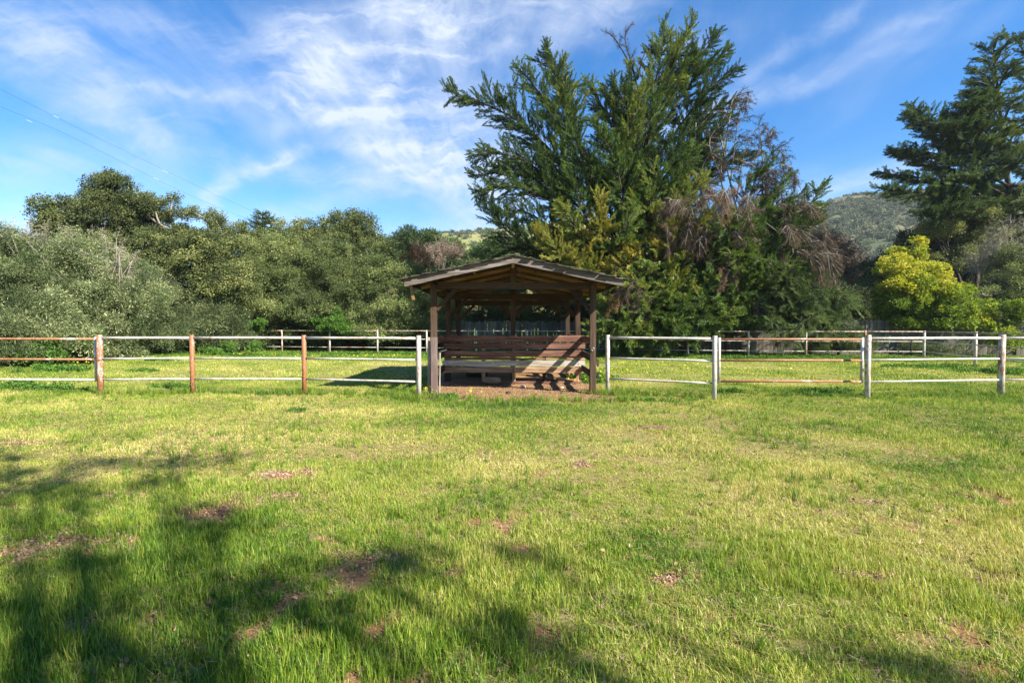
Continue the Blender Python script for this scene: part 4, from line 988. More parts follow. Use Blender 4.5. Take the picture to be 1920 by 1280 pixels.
for tx, ty, d in ((1165, 560, 22.8), (1180, 590, 23), (1140, 575, 23.5)):
    c.limb([P(1200, 540, 25), P(tx + 20, ty - 30, d), P(tx, ty + 12, d)], .03, 'dead', side=.3, start=.2, step=.3, spr=.5, tint=(.3, .95), droop=.5, up=0)
c.done()
# dying tree with brown hanging branches
c = Conifer('dying_tree', 'half-dead conifer draped in brown hanging twigs right of the big cypress', 'tree', (X(1412, 26), 26, 0), 8, 'greybark')
B = np.array([X(1410, 26), 26, 0.]); l = c.leader([B, P(1418, 620, 26), P(1432, 570, 26.2), P(1405, 480, 26.8), P(1378, 380, 27.5), P(1345, 230, 28)], .15, .03)
c.leader([P(1395, 470, 26.8), P(1430, 360, 27.5), P(1425, 240, 28)], .08, .02, 9); c.leader([P(1385, 420, 27), P(1310, 330, 28), P(1305, 230, 28)], .07, .02, 9); c.leader([P(1385, 420, 27), P(1350, 330, 28), P(1370, 215, 28)], .06, .02, 9)
# upper bare crown: thin arching boughs with hanging tips
for k, q in enumerate([([1390, 430], [1440, 330], [1475, 310], [1500, 345]), ([1385, 400], [1420, 290], [1450, 240], [1440, 265]), ([1370, 340], [1385, 220], [1400, 180], [1396, 215]), ([1400, 460], [1470, 350], [1492, 330], [1488, 370]),
         ([1380, 380], [1400, 270], [1430, 235], [1438, 250]), ([1360, 300], [1370, 200], [1385, 180], [1405, 172]), ([1390, 430], [1440, 300], [1465, 285], [1470, 320]), ([1350, 330], [1330, 270], [1345, 240], [1335, 275]),
         ([1310, 330], [1330, 290], [1350, 300], [1352, 330]), ([1395, 400], [1420, 330], [1450, 320], [1455, 350]), ([1330, 380], [1310, 330], [1290, 320], [1285, 345]), ([1400, 420], [1430, 370], [1460, 360], [1470, 390])]):
    c.limb([P(*q[0], 27.2), P(*q[1], 27), P(*q[2], c.r.uniform(26.2, 27.8)), P(*q[3], c.r.uniform(26.2, 27.8))], .028, 'dead', side=.2, start=.25, step=.22, spr=.5, tint=(.05, .35), droop=.5, up=.0)
# lower curtain of brown hanging boughs
for k in range(84):
    while True:
        px_, py_ = c.r.uniform(1250, 1545), c.r.uniform(340, 535)
        if ((px_ - 1400) / 145) ** 2 + ((py_ - 440) / 95) ** 2 < 1 and not (px_ < 1330 and py_ > 470) and py_ > 350 + (px_ - 1300) * .18: break
    d = c.r.uniform(24.2, 27.2); st = P(px_, py_, d); out = (px_ - 1400) / 160
    e = st + np.array([out * .5 + c.r.normal() * .35, -c.r.uniform(.1, .8), .15]) * 1.1; f = e + np.array([out * .35 + c.r.normal() * .25, -.1, -c.r.uniform(.5, 1.5)])
    i = int(c.r.uniform(4, 12)); c.mb.tube(poly([l[i], (l[i] + st) / 2 + [0, 0, .25], st], 6), np.linspace(.03, .014, 6), 4, False)
    c.limb([st, (st + e) / 2 + [0, 0, .18], e, f], .016, 'dead', side=.40, start=.05, step=.13, spr=.48, tint=(.1, .75), droop=.45, up=0)
# green boughs in front of and among the brown ones
for k in range(20):
    tx, ty = c.r.uniform(1290, 1500), c.r.uniform(400, 570); d = c.r.uniform(23.6, 25.2); e = P(tx, ty, d); i = int(c.r.uniform(3, 10))
    c.limb([l[i], (l[i] + e) / 2 + [0, 0, .3], e], .03, 'cypress', side=.42, start=.45, spr=.6, tint=(.25, .6), up=.12, droop=.05, step=.15)
# green boughs behind and below the curtain
for k in range(60):
    tx, ty = c.r.uniform(1280, 1500), c.r.uniform(390, 610); d = c.r.uniform(24.6, 27.6); e = P(tx, ty, d); i = int(c.r.uniform(2, 10))
    c.limb([l[i], (l[i] + e) / 2 + [0, 0, .3], e], .03, 'cypress', side=.5, start=.25, spr=.8, tint=(.15, .5), up=.1, droop=.1)
for q in ([[1400, 470], [1440, 430], [1500, 400], [1545, 350]], [[1400, 450], [1430, 380], [1460, 350], [1480, 330]], [[1400, 480], [1470, 450], [1510, 430], [1535, 400]], [[1390, 420], [1400, 350], [1430, 320], [1450, 300]], [[1400, 440], [1450, 400], [1480, 380], [1510, 365]],
          [[1405, 520], [1380, 560], [1365, 585], [1350, 600]], [[1405, 520], [1440, 470], [1480, 440], [1500, 415]], [[1395, 430], [1340, 400], [1300, 380], [1275, 350]], [[1395, 430], [1420, 420], [1450, 410], [1460, 380]]):
    c.limb([P(*q[0], 26.8), P(*q[1], 26.8), P(*q[2], 26.5), P(*q[3], 26.5)], .05, side=.28, start=.3, spr=.8, tint=(.3, .5), up=.2)
for q in ([[1490, 400], [1520, 388], [1545, 392]],): c.limb([P(*q[0], 26), P(*q[1], 26), P(*q[2], 26)], .02, 'dead', side=.05, start=.8, step=.5, spr=.25)
c.done()

# ------------------------------------------------------------------ right-hand tall conifer
c = Conifer('conifer_tree', 'tall dark conifer with long level tiered limbs at the right edge', 'tree', (X(1900, 36), 36, 0), 12)
B = np.array([X(1905, 36), 36, 0.]); l = c.leader([B, P(1900, 450, 36), P(1885, 300, 36), P(1872, 180, 36), P(1862, 80, 36)], .26, .03, 18)
lb = c.leader([B + [1, .5, 0], P(1960, 400, 36.5), P(1965, 200, 36.5), P(1935, 60, 36.5)], .24, .03, 18)
for (sx, sy, mx, my, ex, ey, tn) in [(1895, 400, 1770, 370, 1648, 352, .2), (1895, 390, 1760, 340, 1645, 325, .2), (1893, 370, 1780, 315, 1670, 278, .3), (1893, 350, 1760, 290, 1668, 285, .25), (1890, 330, 1780, 260, 1695, 212, .3), (1890, 320, 1770, 240, 1702, 195, .3),
                                     (1888, 300, 1830, 240, 1760, 232, .3), (1885, 280, 1830, 220, 1775, 215, .25), (1882, 250, 1840, 200, 1798, 195, .3), (1880, 230, 1845, 190, 1810, 170, .3), (1878, 200, 1850, 160, 1812, 152, .3), (1875, 180, 1845, 140, 1815, 128, .3),
                                     (1870, 150, 1850, 115, 1828, 110, .3), (1868, 130, 1860, 100, 1830, 84, .3), (1866, 120, 1880, 90, 1895, 78, .3), (1870, 170, 1890, 130, 1905, 115, .3), (1895, 410, 1800, 390, 1720, 400, .15), (1897, 430, 1800, 410, 1740, 395, .2),
                                     (1895, 350, 1850, 330, 1800, 330, .5), (1890, 300, 1870, 270, 1850, 260, .6), (1890, 330, 1900, 290, 1915, 270, .6), (1895, 400, 1860, 380, 1830, 385, .5), (1880, 230, 1900, 190, 1918, 180, .4), (1895, 420, 1880, 380, 1870, 390, .6), (1890, 270, 1910, 240, 1925, 230, .5),
                                     (1864, 90, 1872, 70, 1885, 72, .3)]:
    dd = 34 + c.r.uniform(-1.5, 1.5); c.limb([P(sx, sy, 36), P(mx, my, (36 + dd) / 2), P(ex, ey, dd)], .09, 'conifer', side=.19, start=.22, spr=.62, tint=(max(0, tn - .1), tn + .2), up=.04, step=.12, zf=.15)
c.fillers(l, .30, .97, 46, 5.0, .8, .05, 'conifer', tint=(.15, .8), side=.28, spr=.58, up=.04, step=.15, zf=.15)
c.fillers(lb, .26, .97, 60, 5.6, 1.2, .05, 'conifer', tint=(.15, .8), side=.28, spr=.58, up=.04, step=.15, zf=.15)
c.limb([P(1935, 60, 36.5), P(1905, 80, 36), P(1885, 95, 36)], .05, 'conifer', side=.2, spr=.5, tint=(.1, .3)); c.limb([P(1940, 120, 36.5), P(1915, 90, 36), P(1905, 70, 36)], .05, 'conifer', side=.2, spr=.6, tint=(.1, .3))
c.done()

# ------------------------------------------------------------------ feathery cedar by the fence on the right
c = Conifer('cedar_tree', 'feathery light green cedar with flat weeping sprays behind the far fence', 'tree', (X(1520, 26.5), 26.5, 0), 15)
B = np.array([X(1520, 26.5), 26.5, 0.]); l = c.leader([B, P(1515, 560, 26.5), P(1505, 500, 26.5)], .12, .03)
for k in range(46):
    tx = c.r.uniform(1435, 1612); ty = c.r.uniform(510, 640); d = c.r.uniform(23.6, 26); s0 = l[min(13, int(c.r.uniform(3, 13)))]
    if (tx < 1460 or tx > 1590) and ty < 540: continue
    e = P(tx, ty, d); c.limb([s0, (s0 + e) / 2 + [0, 0, .35], e], .035, 'cedar', side=.40, start=.25, spr=.75, tint=(.3, .75), droop=.15, up=.08, step=.2)
c.done()

# ------------------------------------------------------------------ broadleaf masses, left
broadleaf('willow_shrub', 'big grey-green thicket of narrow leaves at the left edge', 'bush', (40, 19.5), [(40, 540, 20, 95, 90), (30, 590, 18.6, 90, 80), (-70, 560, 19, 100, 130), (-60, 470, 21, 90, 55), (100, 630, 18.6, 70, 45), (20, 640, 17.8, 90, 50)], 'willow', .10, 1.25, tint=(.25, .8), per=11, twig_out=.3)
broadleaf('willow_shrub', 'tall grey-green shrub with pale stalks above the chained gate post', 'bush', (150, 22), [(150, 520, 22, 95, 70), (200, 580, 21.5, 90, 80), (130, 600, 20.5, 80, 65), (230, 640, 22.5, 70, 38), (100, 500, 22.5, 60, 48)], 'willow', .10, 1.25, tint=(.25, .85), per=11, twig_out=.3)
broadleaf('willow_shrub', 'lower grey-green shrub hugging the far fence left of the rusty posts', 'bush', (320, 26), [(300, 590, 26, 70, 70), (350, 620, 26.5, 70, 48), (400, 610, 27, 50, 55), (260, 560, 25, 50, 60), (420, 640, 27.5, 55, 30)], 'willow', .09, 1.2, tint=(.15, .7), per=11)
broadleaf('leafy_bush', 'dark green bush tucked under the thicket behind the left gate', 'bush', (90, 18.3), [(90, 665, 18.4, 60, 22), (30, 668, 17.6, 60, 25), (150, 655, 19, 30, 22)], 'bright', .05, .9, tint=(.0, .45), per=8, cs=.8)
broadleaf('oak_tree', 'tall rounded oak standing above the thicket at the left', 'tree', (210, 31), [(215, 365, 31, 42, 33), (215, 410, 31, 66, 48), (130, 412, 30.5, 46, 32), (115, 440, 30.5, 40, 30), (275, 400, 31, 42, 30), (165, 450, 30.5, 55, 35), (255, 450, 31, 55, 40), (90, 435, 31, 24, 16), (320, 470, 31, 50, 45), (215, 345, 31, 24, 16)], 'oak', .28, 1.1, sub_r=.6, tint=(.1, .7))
# sprawling open oak
r = np.random.default_rng(77); tt = thing('oak_tree', 'sprawling open oak with bare pale limbs showing against the sky', 'tree', (X(400, 30.5), 30.5, 0)); mb = MB()
B = np.array([X(400, 30.5), 30.5, 0.])
limbs = [([400, 520], [360, 470], [310, 430], [270, 395], [255, 360]), ([390, 500], [340, 440], [300, 420], [290, 380]), ([400, 510], [430, 470], [400, 430], [375, 405], [330, 390]), ([400, 500], [450, 450], [465, 430]), ([380, 480], [330, 430], [320, 400], [325, 375]), ([410, 490], [415, 440], [405, 415])]
mb.tube(poly([B - [0, 0, .2], B + [.2, 0, 2.2], P(400, 500, 30.5)], 8), np.linspace(.22, .13, 8), 8)
for q in limbs: pl = poly([P(*a, 30.5 + r.uniform(-.4, .4)) for a in q], 14); mb.tube(pl, np.linspace(.15, .02, 14), 6)
pts = []; dd = []; sc = []; tn = []
for (px, py, rx, ry, n) in [(322, 375, 14, 12, 26), (335, 400, 22, 10, 30), (362, 402, 18, 14, 34), (400, 412, 22, 14, 44), (410, 425, 16, 16, 34), (290, 385, 22, 14, 40), (440, 440, 30, 22, 80), (470, 455, 25, 20, 60), (370, 440, 30, 18, 50), (340, 430, 14, 12, 20), (300, 440, 30, 22, 50), (415, 460, 40, 25, 110), (360, 480, 45, 25, 110), (270, 370, 18, 12, 26), (310, 410, 10, 8, 10), (450, 425, 10, 10, 14), (480, 440, 12, 12, 18), (395, 400, 8, 8, 10)]:
    n = int(n * .62); cc = P(px, py, 30.5); u = rdir(n, r); p = cc + u * np.array([rx * 30.5 / F, rx * 30.5 / F * .9, ry * 30.5 / F]) * r.uniform(.3, 1.05, n)[:, None]; pts.append(p); dd.append(unit(u + [0, 0, .5])); sc.append(r.uniform(.5, .95, n)); tn.append(r.uniform(.15, .8, n))
    for q in range(3): e = p[r.integers(0, n)]; mb.tube([cc, (cc + e) / 2, e], [.02, .014, .006], 4, False)
mb.build('trunk', M['greybark'], tt, True); scatter('crown', np.concatenate(pts), dir_euler(np.concatenate(dd)), np.concatenate(sc), np.concatenate(tn), PR['oak'], tt)['kind'] = 'stuff'
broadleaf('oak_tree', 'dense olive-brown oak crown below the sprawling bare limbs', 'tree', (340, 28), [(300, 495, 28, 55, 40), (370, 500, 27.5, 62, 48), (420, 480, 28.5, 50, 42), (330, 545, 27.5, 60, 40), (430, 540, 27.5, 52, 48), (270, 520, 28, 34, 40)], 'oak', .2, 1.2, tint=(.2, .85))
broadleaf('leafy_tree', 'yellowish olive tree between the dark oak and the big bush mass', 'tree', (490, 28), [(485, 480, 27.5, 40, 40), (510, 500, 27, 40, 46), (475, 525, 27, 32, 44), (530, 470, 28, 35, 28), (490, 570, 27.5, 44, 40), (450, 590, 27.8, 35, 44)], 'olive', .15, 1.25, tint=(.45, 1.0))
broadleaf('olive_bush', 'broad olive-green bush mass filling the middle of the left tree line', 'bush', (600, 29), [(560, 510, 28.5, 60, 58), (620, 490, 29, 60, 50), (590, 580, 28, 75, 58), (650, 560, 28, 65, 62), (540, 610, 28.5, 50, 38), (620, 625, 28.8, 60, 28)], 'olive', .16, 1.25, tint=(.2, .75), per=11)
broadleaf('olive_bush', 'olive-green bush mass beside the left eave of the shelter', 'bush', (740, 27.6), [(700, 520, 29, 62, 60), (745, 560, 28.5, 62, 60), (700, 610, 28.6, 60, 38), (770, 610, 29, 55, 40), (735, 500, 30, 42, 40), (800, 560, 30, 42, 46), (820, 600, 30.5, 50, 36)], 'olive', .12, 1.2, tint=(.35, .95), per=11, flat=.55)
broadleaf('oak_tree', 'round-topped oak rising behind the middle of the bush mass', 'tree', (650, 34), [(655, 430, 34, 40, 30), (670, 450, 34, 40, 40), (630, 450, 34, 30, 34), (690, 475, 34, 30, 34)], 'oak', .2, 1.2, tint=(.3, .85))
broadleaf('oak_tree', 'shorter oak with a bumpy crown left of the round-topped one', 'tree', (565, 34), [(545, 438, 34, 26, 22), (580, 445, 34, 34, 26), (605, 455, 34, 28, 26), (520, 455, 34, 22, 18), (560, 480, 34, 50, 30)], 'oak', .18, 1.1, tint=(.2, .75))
c = Conifer('young_conifer', 'small pointed bluish conifer poking above the tree line', 'tree', (X(493, 36), 36, 0), 21); B = np.array([X(493, 36), 36, 0.]); l = c.leader([B, P(494, 470, 36), P(492, 396, 36)], .15, .02)
c.fillers(l, .60, 1.0, 60, 1.7, .22, .25, 'cedar', tint=(.2, .6), side=.3, spr=.34, up=.05, step=.12)
l = c.leader([B, P(505, 470, 36), P(508, 410, 36)], .1, .02); c.fillers(l, .60, 1.0, 30, 1.3, .2, .25, 'cedar', tint=(.2, .6), side=.3, spr=.34, up=.05, step=.12)
c.done()
broadleaf('pine_tree', 'small open-crowned pine on the skyline left of the shelter roof', 'tree', (780, 62), [(770, 446, 62, 16, 10), (800, 452, 62, 13, 9), (780, 462, 62, 24, 12), (812, 447, 62, 8, 5)], 'pine', .2, .9, sub_r=.9, per=8, cs=1.6, tint=(.1, .5))
broadleaf('leafy_bush', 'dull green bush with russet twigs left of the shelter roof', 'bush', (765, 33), [(745, 478, 33, 30, 26), (775, 500, 33, 34, 30), (790, 530, 33, 40, 40)], 'olive', .12, 1.1, tint=(.0, .5))
def bare_bush(name, label, px, d, lobes, kind, cat='bush', tint=(.2, .8), bark='greybark', n=220, sc_=1.0, seed=1, group=None):
    r = np.random.default_rng(seed); b0 = np.array([X(px, d), d, 0.]); t = thing(name, label, cat, b0, group); mb = MB(); pts = []; dd = []
    for (lx, ly, ld, rx, ry) in lobes:
        c = P(lx, ly, ld); u = rdir(n, r); R = np.array([rx * ld / F, rx * ld / F * .8, ry * ld / F]); p = c + u * R * (r.random(n) ** .4)[:, None]; pts.append(p); dd.append(unit(u * .7 + [0, 0, .8]))
        for q in range(8): e = p[r.integers(0, n)]; mb.tube(poly([b0 + [0, 0, .2], (b0 + e) / 2 + r.normal(size=3) * .25, e], 6), np.linspace(.05, .01, 6), 5)
    mb.build('branches', M[bark], t, True); p = np.concatenate(pts); scatter('twigs', p, dir_euler(np.concatenate(dd)), r.uniform(.6, 1.1, len(p)) * sc_, r.uniform(*tint, len(p)), PR[kind], t)['kind'] = 'stuff'; return t
bare_bush('bare_bush', 'pinkish leafless bush on the slope behind the shelter roof', 800, 50, [(795, 490, 50, 26, 16), (835, 478, 52, 26, 10)], 'pinkbare', n=110, sc_=1.4, seed=2)
bare_bush('bare_bush', 'leafless greyish thicket beyond the dying tree at the right', 1555, 45, [(1545, 490, 45, 34, 32), (1575, 510, 45, 30, 40), (1530, 470, 45, 22, 20)], 'pinkbare', n=200, sc_=1.7, seed=3)
bare_bush('bare_bush', 'pale dead stalks standing out of the top of the left thicket', 190, 21.5, [(165, 470, 21.5, 90, 34), (40, 450, 19.5, 70, 30), (215, 500, 21, 40, 50)], 'bare', n=20, sc_=.7, seed=14)
bare_bush('bare_bush', 'russet twiggy bush against the left end of the shelter roof', 782, 32, [(778, 500, 32, 12, 24)], 'dead', n=90, tint=(.6, .95), seed=4)
for k, (px, py, rx, ry, d, lb) in enumerate([(848, 480, 24, 26, 68, 'bushy green pine left of the roof ridge, the taller of a pair'), (900, 492, 30, 20, 64, 'low green pine just above the left roof slope'), (870, 515, 40, 22, 50, 'dull green bush close above the left roof slope'), (930, 470, 26, 18, 60, 'green pine showing between the roof and the big cypress')]):
    broadleaf('pine_tree' if k != 2 else 'leafy_bush', lb, 'tree' if k != 2 else 'bush', (px, d), [(px, py, d, rx, ry), (px + 5, py + 14, d, rx * 1.1, ry)], 'pine' if k != 2 else 'oak', .25, 1.0, sub_r=1.0, per=9, cs=1.7 if k != 2 else 1.2, tint=(.2, .7))
broadleaf('leafy_tree', 'olive tree seen through the open shelter beyond the board fence', 'tree', (930, 35), [(860, 590, 35, 44, 40), (910, 570, 35, 50, 44), (965, 585, 35, 45, 40), (1020, 570, 35.5, 45, 50), (940, 530, 36, 60, 30), (1060, 560, 36, 40, 60)], 'olive', .2, 1.1, tint=(.1, .75))
rv = np.random.default_rng(44)
for (px, py, rx, ry, d, lb, nn) in [(612, 612, 34, 18, 29.0, 'bright green vine sprawling over the far fence', 11), (482, 604, 9, 12, 28.4, 'small bright green vine in the dark gap of the tree line', 4), (645, 596, 22, 14, 29.6, 'bright green climber patch on the olive bush', 7), (355, 655, 60, 9, 25.8, 'leafy green growth at the foot of the left hedge', 9)]:
    broadleaf('vine', lb, 'vine', (px, d), [(px + rv.normal() * rx * .6, py + rv.normal() * ry * .6, d + rv.normal() * .3, rv.uniform(4, 10), rv.uniform(3, 7)) for _ in range(nn)], 'bright', .02, .7, sub_r=.3, per=5, cs=.55, tint=(.0, .7), limbs=False, twig_out=.2)
# understorey so that no daylight shows below the crowns
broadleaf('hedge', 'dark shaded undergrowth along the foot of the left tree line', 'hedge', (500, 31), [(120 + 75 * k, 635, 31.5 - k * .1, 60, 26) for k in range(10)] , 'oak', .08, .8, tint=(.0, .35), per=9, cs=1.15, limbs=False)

# ------------------------------------------------------------------ right side trees
broadleaf('leafy_tree', 'large dark green round tree behind the yellow one', 'tree', (1700, 38), [(1672, 520, 38, 48, 44), (1740, 470, 38.5, 58, 40), (1800, 440, 39, 70, 42), (1690, 560, 37, 70, 60), (1780, 520, 38, 70, 60), (1630, 580, 37, 40, 40), (1860, 480, 39, 66, 60), (1740, 590, 36, 110, 45)], 'oak', .3, 1.1, sub_r=.7, tint=(.0, .45), cs=1.15)
broadleaf('leafy_tree', 'lighter green broad-leaved crown above the yellow tree', 'tree', (1820, 34), [(1810, 410, 35, 36, 24), (1760, 435, 35, 34, 20), (1830, 470, 34.5, 40, 26), (1780, 490, 34.5, 34, 22), (1850, 440, 35, 26, 20)], 'oak', .2, 1.1, sub_r=.6, tint=(.5, 1.0))
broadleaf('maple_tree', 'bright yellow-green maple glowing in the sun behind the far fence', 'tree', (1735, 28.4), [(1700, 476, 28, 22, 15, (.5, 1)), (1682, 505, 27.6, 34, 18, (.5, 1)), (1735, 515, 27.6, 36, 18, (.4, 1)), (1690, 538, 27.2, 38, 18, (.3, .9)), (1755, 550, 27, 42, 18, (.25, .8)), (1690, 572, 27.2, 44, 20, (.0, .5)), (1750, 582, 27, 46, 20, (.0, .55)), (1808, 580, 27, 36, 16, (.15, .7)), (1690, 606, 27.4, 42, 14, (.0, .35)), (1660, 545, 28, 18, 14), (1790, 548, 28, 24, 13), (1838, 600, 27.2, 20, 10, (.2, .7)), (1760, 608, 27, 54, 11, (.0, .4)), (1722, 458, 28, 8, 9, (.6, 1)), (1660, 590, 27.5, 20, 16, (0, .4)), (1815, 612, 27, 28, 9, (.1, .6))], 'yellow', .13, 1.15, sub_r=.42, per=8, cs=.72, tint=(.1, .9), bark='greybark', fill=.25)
broadleaf('leafy_bush', 'mixed green bush behind the fence at the right edge', 'bush', (1890, 29), [(1890, 570, 29, 50, 60), (1930, 530, 29, 50, 55), (1860, 615, 28, 40, 24), (1930, 610, 27, 55, 35), (1990, 560, 28, 60, 70), (1910, 500, 30, 40, 30)], 'olive', .12, 1.0, tint=(.15, .8))
broadleaf('leafy_bush', 'sunny lime-green bush low at the right edge behind the fence', 'bush', (1905, 26), [(1905, 590, 26, 24, 26), (1880, 640, 25, 26, 14)], 'yellow', .05, .9, sub_r=.4, per=7, cs=.65, tint=(.0, .5))
bare_bush('bare_tree', 'leafless grey tree among the bushes at the right edge', 1892, 31, [(1905, 455, 30.5, 40, 34), (1870, 480, 31, 26, 26), (1930, 480, 30, 30, 40), (1840, 500, 31, 24, 14)], 'bare', 'tree', n=50, sc_=1.0, seed=9)
broadleaf('leafy_bush', 'dark leafy shrub below the cedar at the foot of the board fence', 'bush', (1575, 26.3), [(1560, 640, 26, 36, 20), (1610, 645, 26, 30, 18), (1520, 650, 25.6, 26, 12)], 'olive', .06, .9, tint=(.0, .5), sub_r=.4, per=7, cs=.75)
broadleaf('leafy_bush', 'small dark bush under the yellow maple against the boards', 'bush', (1710, 26), [(1715, 655, 26, 26, 12), (1800, 655, 24.5, 22, 14), (1750, 660, 25.5, 20, 8)], 'olive', .04, .9, tint=(.1, .7), sub_r=.35, per=6, cs=.6)
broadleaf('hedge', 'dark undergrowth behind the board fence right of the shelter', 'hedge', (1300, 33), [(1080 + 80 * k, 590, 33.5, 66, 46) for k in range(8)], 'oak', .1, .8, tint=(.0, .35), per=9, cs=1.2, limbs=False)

# ------------------------------------------------------------------ trees behind the camera that throw the foreground shade
def shade_tree(name, label, trunk, blobs, seed):
    r = np.random.default_rng(seed); t = thing(name, label, 'tree', (trunk[0], trunk[1], 0)); mb = MB(); b0 = np.array([trunk[0], trunk[1], 0.]); pts = []; dd = []
    top = b0 + [0, 0, trunk[2]]; tp = poly([b0 - [0, 0, .2], b0 + [.2, .1, trunk[2] * .5], top], 8); mb.tube(tp, np.linspace(.35, .18, 8), 10)
    for (px, py, rx, ry, T, dens) in blobs:
        g = G(px, py); s = np.array([1.0, -.75, 1.0]); c = g + s * T
        n = int(rx * ry * 16 * dens) + 3; q = r.normal(size=(n, 3)) * .5; off = np.stack([q[:, 0] * rx, q[:, 1] * ry, np.zeros(n)], 1); h = r.normal(size=n) * .6
        p = c + off + s * h[:, None]; p = p[(p[:, 1] < .3)]; 
        if not len(p): continue
        pts.append(p); dd.append(rdir(len(p), r))
        cm = p.mean(0); pl = poly([tp[5], (tp[6] + cm) / 2 + [0, 0, .4], cm], 7); mb.tube(pl, np.linspace(.05, .015, 7), 6)
        for k in range(3): e = p[r.integers(0, len(p))]; mb.tube([pl[5], e], [.02, .008], 4, False)
    mb.build('trunk', M['bark'], t, True); p = np.concatenate(pts); scatter('crown', p, dir_euler(np.concatenate(dd)), r.uniform(.32, .66, len(p)), r.uniform(.2, .8, len(p)), PR['oak'], t)['kind'] = 'stuff'
shade_tree('oak_tree', 'leafy oak standing behind the photographer, outside the picture', (8.5, -7.0, 6.5),
           [(120, 880, 1.9, .55, 8.5, 1.2), (250, 868, 1.0, .22, 8.5, 1.2), (40, 930, 1.2, .5, 8.6, 1.2), (200, 915, 1.0, .25, 8.6, 1.0), (330, 872, .5, .12, 8.5, .9), (30, 830, .9, .16, 9, .8),
            (120, 1010, .5, .10, 8.2, .6), (60, 1080, .8, .16, 8.2, 1.2), (250, 1060, .5, .12, 8.0, .9), (370, 1000, .4, .10, 8.0, .8), (420, 960, .3, .12, 8, .6)], 5)
shade_tree('oak_tree', 'second leafy oak behind the photographer, nearer and lower', (9.0, -5.0, 5.0),
           [(600, 1080, .6, .12, 7.5, 1.6), (750, 1050, .5, .10, 7.5, 1.5), (450, 1110, .6, .16, 7.4, 1.8), (250, 1150, .6, .18, 7.2, 1.8), (100, 1200, .4, .18, 7.0, 2.0), (930, 1045, .3, .06, 7.5, .8), 
            (320, 1250, .3, .08, 7.0, 1.6), (60, 1270, .2, .1, 7, 2.0), (560, 1150, .25, .08, 7.2, 1.2),  (1700, 1250, .25, .05, 7.2, 1.0), (980, 1190, .2, .04, 7.2, .8)], 6)

# ------------------------------------------------------------------ power lines
for k, (lbl, pts, marks) in enumerate([('upper of two thin overhead wires crossing the sky at the left', [(-160, 90), (0, 167), (130, 232), (310, 320), (420, 372), (540, 425)], [(100, 217), (305, 319)]),
                                       ('lower of two thin overhead wires crossing the sky at the left', [(-160, 130), (0, 200), (120, 250), (285, 332), (400, 385), (540, 440)], [(50, 225), (288, 333)])]):
    t = thing('power_line', lbl, 'wire', P(0, 200, 30)); mb = MB()
    pl = poly([P(a, b, 30 + max(0, a + 160) * .03) for a, b in pts], 30); mb.tube(pl, .007, 4, False); mb.build('cable', M['cable'], t)
    for a, b in marks: c0 = P(a, b, 30 + (a + 160) * .03); c1 = P(a + 10, b + 4.8, 30 + (a + 170) * .03); mb = MB(); mb.tube([c0, c1], .013, 5); mb.build('cable_marker', M['spacer'], t)
mb = MB(); mb.tube(poly([P(-200, 380, 19), P(0, 425, 19), P(160, 475, 19.4), P(225, 500, 20), P(350, 535, 23)], 20), .014, 5); o = mb.build('overhead_cable', M['cable']); tag(o, 'dark service cable running down into the left thicket', 'wire')

# ------------------------------------------------------------------ GRASS
def blade_tuft(name, mat, n, R, h0, h1, w, seed, lean=.5, seg=2):
    r = np.random.default_rng(seed); v = []; f = []; lv = []
    for i in range(n):
        a = r.uniform(0, 6.28); rr = R * math.sqrt(r.random()); c = np.array([rr * math.cos(a), rr * math.sin(a), -.008]); h = r.uniform(h0, h1); az = r.uniform(0, 6.28)
        l = r.uniform(.1, lean) if r.random() > .12 else r.uniform(.9, 1.6); dx = np.array([math.cos(az), math.sin(az), 0]); s = np.array([-math.sin(az + r.normal() * .6), math.cos(az), 0]) * w * r.uniform(.6, 1.2)
        k = len(v); q = r.random()
        p1 = c + np.array([0, 0, h * .5]) + dx * h * l * .25; p2 = c + np.array([0, 0, h * (1 - .25 * l)]) + dx * h * l
        v += [c - s, c + s, p1 + s * .8, p1 - s * .8, p2]; f += [(k, k + 1, k + 2, k + 3), (k + 3, k + 2, k + 4)]; lv += [q, q]
    return proto(name, v, f, lv, mat)
PR['g0'] = [blade_tuft('grass_tuft', M['grass'], 32, .055, .02, .080, .0021, s) for s in range(40, 46)]
PR['g1'] = [blade_tuft('grass_tuft', M['grass'], 30, .11, .02, .07, .0034, s) for s in range(50, 54)]
PR['g2'] = [blade_tuft('grass_tuft', M['grass'], 34, .22, .02, .075, .0085, s) for s in range(60, 63)]
PR['tall'] = [blade_tuft('tall_grass_tuft', M['grass'], 22, .035, .09, .20, .0022, s, .45) for s in range(70, 73)]
PR['w0'] = [leaf_clump('weed_clump', M['weed'], 60, .07, .022, .16, .5, s, 0) for s in (80, 81)]
PR['flower'] = [proto('flower', [v for i in range(5) for v in ((0, 0, .0), (.03 * math.cos(i * 1.257 - .5), .03 * math.sin(i * 1.257 - .5), .018), (.042 * math.cos(i * 1.257), .042 * math.sin(i * 1.257), .012), (.03 * math.cos(i * 1.257 + .5), .03 * math.sin(i * 1.257 + .5), .018))], [(4 * i, 4 * i + 1, 4 * i + 2, 4 * i + 3) for i in range(5)], [.5] * 5, M['petal'])]
_r = np.random.default_rng(5)
def litter_proto(seed):
    r = np.random.default_rng(seed); v = []; f = []; lv = []
    for i in range(1):
        pts = [(0, 0, 0), (.012, .014, .006), (.03, .012, .010), (.045, 0, .004), (.03, -.012, .012), (.012, -.014, .004)]
        v += pts; f += [(0, 1, 2, 3), (0, 3, 4, 5)]; lv += [r.random()] * 2
    return proto('dry_leaf', v, f, lv, M['litter'])
PR['litter'] = [litter_proto(s) for s in (1, 2)]
